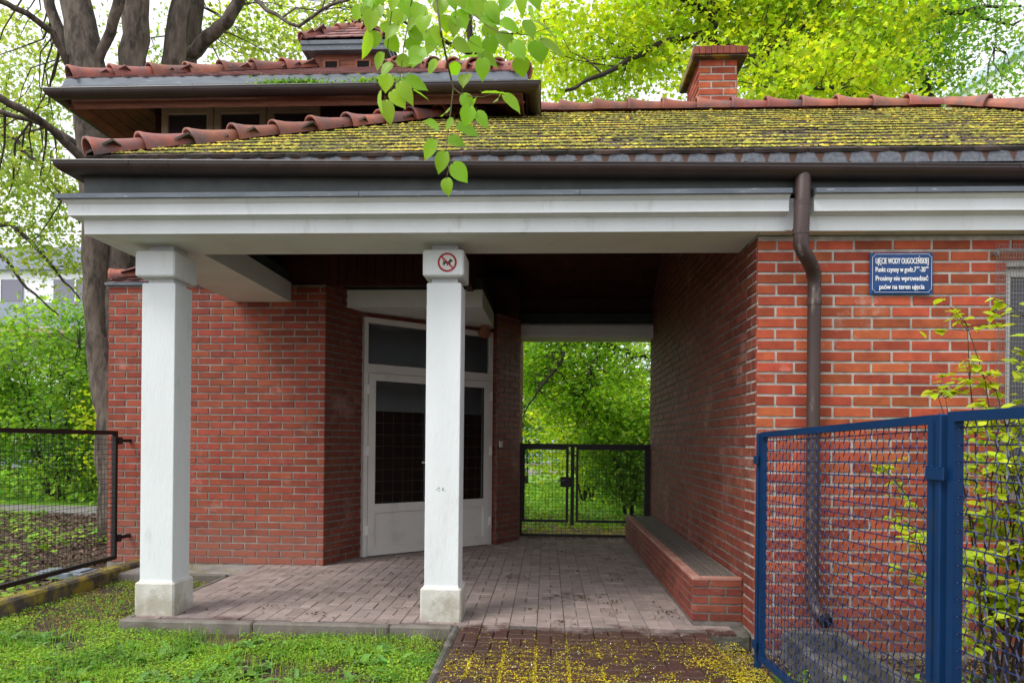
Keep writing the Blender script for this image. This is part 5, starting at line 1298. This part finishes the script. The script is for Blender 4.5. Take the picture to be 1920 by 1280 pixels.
# bright tree behind the ridge
Y1 = 15.
base = (4.2, Y1, -.14)
limbs = [([base, (4.2, Y1, 4), PT(1330, 60, Y1), PT(1345, -60, Y1), PT(1350, -300, Y1)], [.26, .22, .16, .13, .08]),
         ([PT(1335, 40, Y1), PT(1300, 5, Y1 - .6), PT(1250, -20, Y1 - 1.5), PT(1150, -60, Y1 - 2.5)], [.09, .07, .06, .03]),
         ([PT(1330, 60, Y1), PT(1230, 85, Y1 - .8), PT(1130, 140, Y1 - 1.5), PT(1060, 170, Y1 - 2)], [.08, .06, .045, .03]),
         ([PT(1330, 70, Y1), PT(1420, 110, Y1 - 1), PT(1500, 165, Y1 - 2), PT(1580, 165, Y1 - 2.5)], [.08, .06, .04, .03]),
         ([PT(1340, 0, Y1), PT(1400, 50, Y1 + .5), PT(1480, 30, Y1 + 1), PT(1600, -20, Y1 + 1)], [.08, .06, .05, .03]),
         ([PT(1340, -60, Y1), PT(1500, -160, Y1), PT(1650, -240, Y1)], [.09, .06, .03])]
blobs = [bl(1340, 40, Y1 + .3, 2.4, 1.8, 1.4, 170), bl(1540, 60, Y1 - .5, 1.8, 2.0, 1.7, 215), bl(1130, 90, Y1 - .5, 1.5, 1.2, 1.1, 75), bl(1400, -160, Y1, 4, 2.5, 1.5, 200), bl(1480, 170, Y1 - 2, 2.2, 1, .8, 75)]
tree('leafy_tree', 'bright yellow green tree with dark boughs directly behind the chimney', 'tree', base, limbs, blobs, 'leaf_bright', .115, 60, 31, bark='twig', up=.4, twig_r=.03, spread=.36)
# darker thinner tree at the right
base = (10.0, 17, -.14)
limbs = [([base, (10, 17, 6), PT(1680, 60, 17), PT(1700, -200, 17)], [.25, .2, .12, .06]),
         ([PT(1680, 60, 17), PT(1740, 22, 16.5), PT(1800, 25, 16), PT(1850, 12, 16), PT(1915, 12, 15.5)], [.06, .05, .05, .035, .02]),
         ([PT(1828, 22, 16), PT(1840, 35, 16), PT(1870, 42, 16), PT(1900, 48, 15.8), PT(1930, 30, 15.5)], [.035, .03, .025, .02, .015]),
         ([PT(1870, 42, 16), PT(1866, 70, 16), PT(1864, 95, 16)], [.012, .01, .006])]
blobs = [bl(1690, 60, 17, 1.2, 1.5, 1.2, 110), bl(1725, 140, 17, .7, 1.2, .7, 60), bl(1770, 10, 17, 1.4, 1.2, .35, 46), bl(1900, 90, 15.5, .6, .8, .9, 16), bl(1905, 150, 15, .35, .6, .5, 10), bl(1850, 40, 16, .7, .6, .3, 12), bl(1810, 190, 15, .5, .5, .15, 9), bl(1600, 40, 18.5, 3, 1.5, 2.4, 160)]
tree('leafy_tree', 'thin darker green tree at the right with twigs against the white sky', 'tree', base, limbs, blobs, 'leaf_mid', .10, 34, 32, bark='twig', up=.35, twig_r=.02, spread=.34)
# light tree in the centre behind the lantern
base = (-1.4, 19, -.14)
limbs = [([base, (-1.4, 19, 6), PT(880, 60, 19), PT(860, -200, 19)], [.22, .18, .1, .05]), ([PT(880, 100, 19), PT(800, 60, 18.5), PT(700, 20, 18)], [.07, .05, .02]), ([PT(880, 100, 19), PT(980, 60, 18.5), PT(1060, 20, 18)], [.07, .05, .02])]
blobs = [bl(880, 60, 19, 2.6, 1.5, 1.5, 75), bl(1050, 110, 18, 1.0, 1.0, 1.2, 45), bl(700, 60, 18, 1.6, 1.2, .9, 20), bl(500, 80, 18, 1.3, 1.5, 1.1, 34)]
tree('leafy_tree', 'sparse light green tree standing behind the roof lantern', 'tree', base, limbs, blobs, 'leaf_bright', .11, 40, 33, bark='twig', up=.35, twig_r=.022, spread=.36)
# left background trees
base = (-12.8, 13.2, -.14)
limbs = [([base, (-12.8, 13.2, 3), (-12.4, 13, 6), (-12.2, 13, 10)], [.2, .17, .13, .07]),
         ([(-12.6, 13.1, 5.5), PT(20, 420, 11), PT(90, 490, 10.6), PT(150, 560, 10.4)], [.06, .04, .025, .01]),
         ([(-12.6, 13.1, 6), PT(10, 485, 11), PT(50, 540, 11), PT(110, 590, 10.8)], [.05, .03, .022, .01]),
         ([(-12.6, 13.1, 7.2), PT(30, 260, 11), PT(90, 330, 10.6), PT(150, 420, 10.4)], [.05, .035, .02, .01])]
blobs = [bl(50, 250, 12.5, 1.2, 1.0, 1.4, 48), bl(90, 420, 11, .6, .7, .5, 17), bl(30, 340, 11.8, .8, .8, .7, 22), bl(110, 500, 10.8, .4, .5, .4, 12), bl(30, 110, 13, 1.3, 1.0, 1.2, 36), bl(-60, 300, 12.5, .8, 1, 2, 30)]
tree('leafy_tree', 'airy pale green tree drooping over the far left, before the white building', 'tree', base, limbs, blobs, 'leaf_pale', .085, 34, 34, bark='twig', up=.3, twig_r=.016, spread=.30)
# shrubs behind the left fence
def shrub(label, cx_, cy_, rx, rz, n, lm, seed, h=None, leaf=.11, spread=.24, ry=1.1):
    rs = random.Random(seed); h = h or rz * 2; limbs = []
    for k in range(6):
        a = (cx_ + rs.uniform(-.25, .25), cy_ + rs.uniform(-.2, .2), -.14); b = (cx_ + rs.uniform(-rx, rx) * .8, cy_ + rs.uniform(-.8, .8), h * rs.uniform(.5, .9))
        mid = ((a[0] * 2 + b[0]) / 3, cy_, h * .35); limbs.append(([a, mid, b], [.035, .025, .008]))
    tree('shrub', label, 'shrub', (cx_, cy_, -.14), limbs, [(cx_, cy_, h * .56, rx, ry, h * .46, n), (cx_, cy_, h * .22, rx * .9, ry, h * .2, n // 6)], lm, leaf, 30, seed, bark='twig', up=.45, twig_r=.010, spread=spread)
shrub('broad green shrub behind the left fence, left of the old maple trunk', -11.3, 15.8, 2.5, 2.3, 420, 'leaf_mid', 41, h=4.4)
shrub('green shrub at the far left edge beyond the grey path', -14.2, 16.2, 1.8, 2.1, 200, 'leaf_mid', 42, h=4.2)
shrub('darker low shrub filling in behind the broad green shrub', -12.2, 18.5, 3.6, 1.6, 380, 'leaf_dark', 43, h=3.4)
shrub('shrub with dark stems left of the small bright one, behind the path', -10.2, 16.8, 1.2, 1.4, 190, 'leaf_mid', 47, h=3.6)
shrub('small bright shrub close to the left wall corner beyond the maple trunk', -9.0, 15.2, 1.0, 1.2, 110, 'leaf_bright', 46, h=2.8)
# greenery behind the rear gate
base = (3.1, 14.2, -.14)
limbs = [([base, (2.25, 14.0, 1.6), (2.1, 13.9, 3.2), (1.5, 13.8, 5)], [.10, .09, .08, .05]), ([(2.1, 13.9, 3.0), PT(1190, 665, 13.8), PT(1130, 640, 13.6), PT(1060, 610, 13.4)], [.05, .045, .03, .015]),
         ([PT(1070, 600, 13.4), PT(1052, 680, 13.2), PT(1010, 730, 13), PT(975, 790, 12.8)], [.035, .03, .02, .01]), ([PT(1130, 640, 13.6), PT(1110, 690, 13.4), PT(1085, 740, 13.2)], [.02, .018, .008])]
blobs = [bl(1090, 690, 14, 1.35, 1.0, 1.1, 210), bl(1150, 780, 13.6, 1.0, 1.0, .8, 130), bl(1020, 680, 14.5, .8, .8, .8, 90), bl(1100, 560, 14, 1.8, 1, .9, 60)]
tree('leafy_tree', 'bushy green tree seen through the passage above the rear gate', 'tree', base, limbs, blobs, 'leaf_rear', .095, 30, 51, bark='twig', up=.5, twig_r=.012, spread=.22)
shrub('dense green shrub behind the right leaf of the rear gate', 1.75, 13.6, 1.15, 1.0, 260, 'leaf_mid', 52, h=2.1, leaf=.09, spread=.18, ry=.9)
shrub('green shrub further back behind the middle of the rear gate', 1.1, 17.5, 1.6, 1.3, 200, 'leaf_bright', 53, h=3.2, leaf=.11)
shrub('tall green bush far behind the left leaf of the rear gate', -.8, 22.0, 1.2, 2.2, 160, 'leaf_mid', 54, h=5.0, leaf=.14)
shrub('wide hedge-like bush closing the view behind the passage', 2.6, 25.0, 4.2, 2.6, 460, 'leaf_mid', 55, h=7.5, leaf=.16, spread=.34)

# ================================================================== FAR BUILDINGS
def block(name, label, x0, x1, y0, y1, storeys, sh, top_h, bands=True, z_base=0.):
    Bd = thing(name, label, 'building', ((x0 + x1) / 2, y0, 0)); m_ = MB(); H = storeys * sh + z_base
    m_.box(x0, x1, y0, y1, -.2, H); w_ = m_.obj('wall', 'facade_white', Bd)
    m_ = MB(); m_.box(x0 + 1.5, x1 - .8, y0 + 1.5, y1, H, H + top_h); m_.box(x0 - .2, x1 + .2, y0 - .25, y1, H - .25, H + .02); m_.obj('roof', 'facade_grey', Bd)
    for s in range(storeys):
        z = z_base + s * sh
        if bands:
            m_ = MB(); m_.box(x0 + .5, x1 + .6, y0 - 1.3, y0 - .002, z - .22, z); m_.obj('balcony_slab', 'facade_tan', Bd)
            m_ = MB(); m_.box(x0 + .5, x1 + .6, y0 - 1.3, y0 - 1.22, z + .05, z + 1.05)
            for x in np.arange(x0 + .6, x1, 1.5): m_.box(x, x + .05, y0 - 1.34, y0 - 1.30, z, z + 1.1)
            m_.obj('railing', 'facade_white' if s % 2 else 'facade_grey', Bd)
        x = x0 + .8
        while x < x1 - 2.2:
            m_ = MB(); m_.box(x, x + 2.0, y0 - .06, y0 - .003, z + 1.35, z + 2.30); m_.obj('window', 'window_far', Bd)
            m_ = MB(); m_.box(x + .97, x + 1.03, y0 - .09, y0 - .061, z + 1.35, z + 2.30); m_.obj('mullion', 'facade_white', Bd); x += 3.4
    return Bd
block('apartment_building', 'white apartment block with balconies seen through trees at the far left', -36, -18.6, 30, 42, 3, 2.95, 1.2)
block('apartment_building', 'pale low building glimpsed through leaves behind the rear gate', -5.5, .9, 44, 54, 2, 3.0, .6)
# big pale building at upper right, roof edge only
ZT = 25.0
e0, e1 = pZ(1765, 180, ZT), pZ(1925, 73, ZT)
Rb = thing('white_building', 'tall white building with a slim metal roof edge at the upper right', 'building', ((e0[0] + e1[0]) / 2, (e0[1] + e1[1]) / 2, 0))
a, b = Vector(e0[:2]), Vector(e1[:2]); t = (b - a).normalized(); n = Vector((-t.y, t.x)); n = n if n.x > 0 else -n
a2, b2 = a - t * 1.2, b + t * 14
m_ = MB(); q = [tuple(a2 + n * .3), tuple(b2 + n * .3), tuple(b2 + n * 14), tuple(a2 + n * 14)]; m_.prism(q, -.2, ZT - .6); m_.obj('wall', 'facade_white', Rb)
m_ = MB(); q = [tuple(a2), tuple(b2), tuple(b2 + n * 14.2), tuple(a2 + n * 14.2)]; m_.prism(q, ZT - .59, ZT); m_.obj('roof_edge', 'light_metal', Rb)
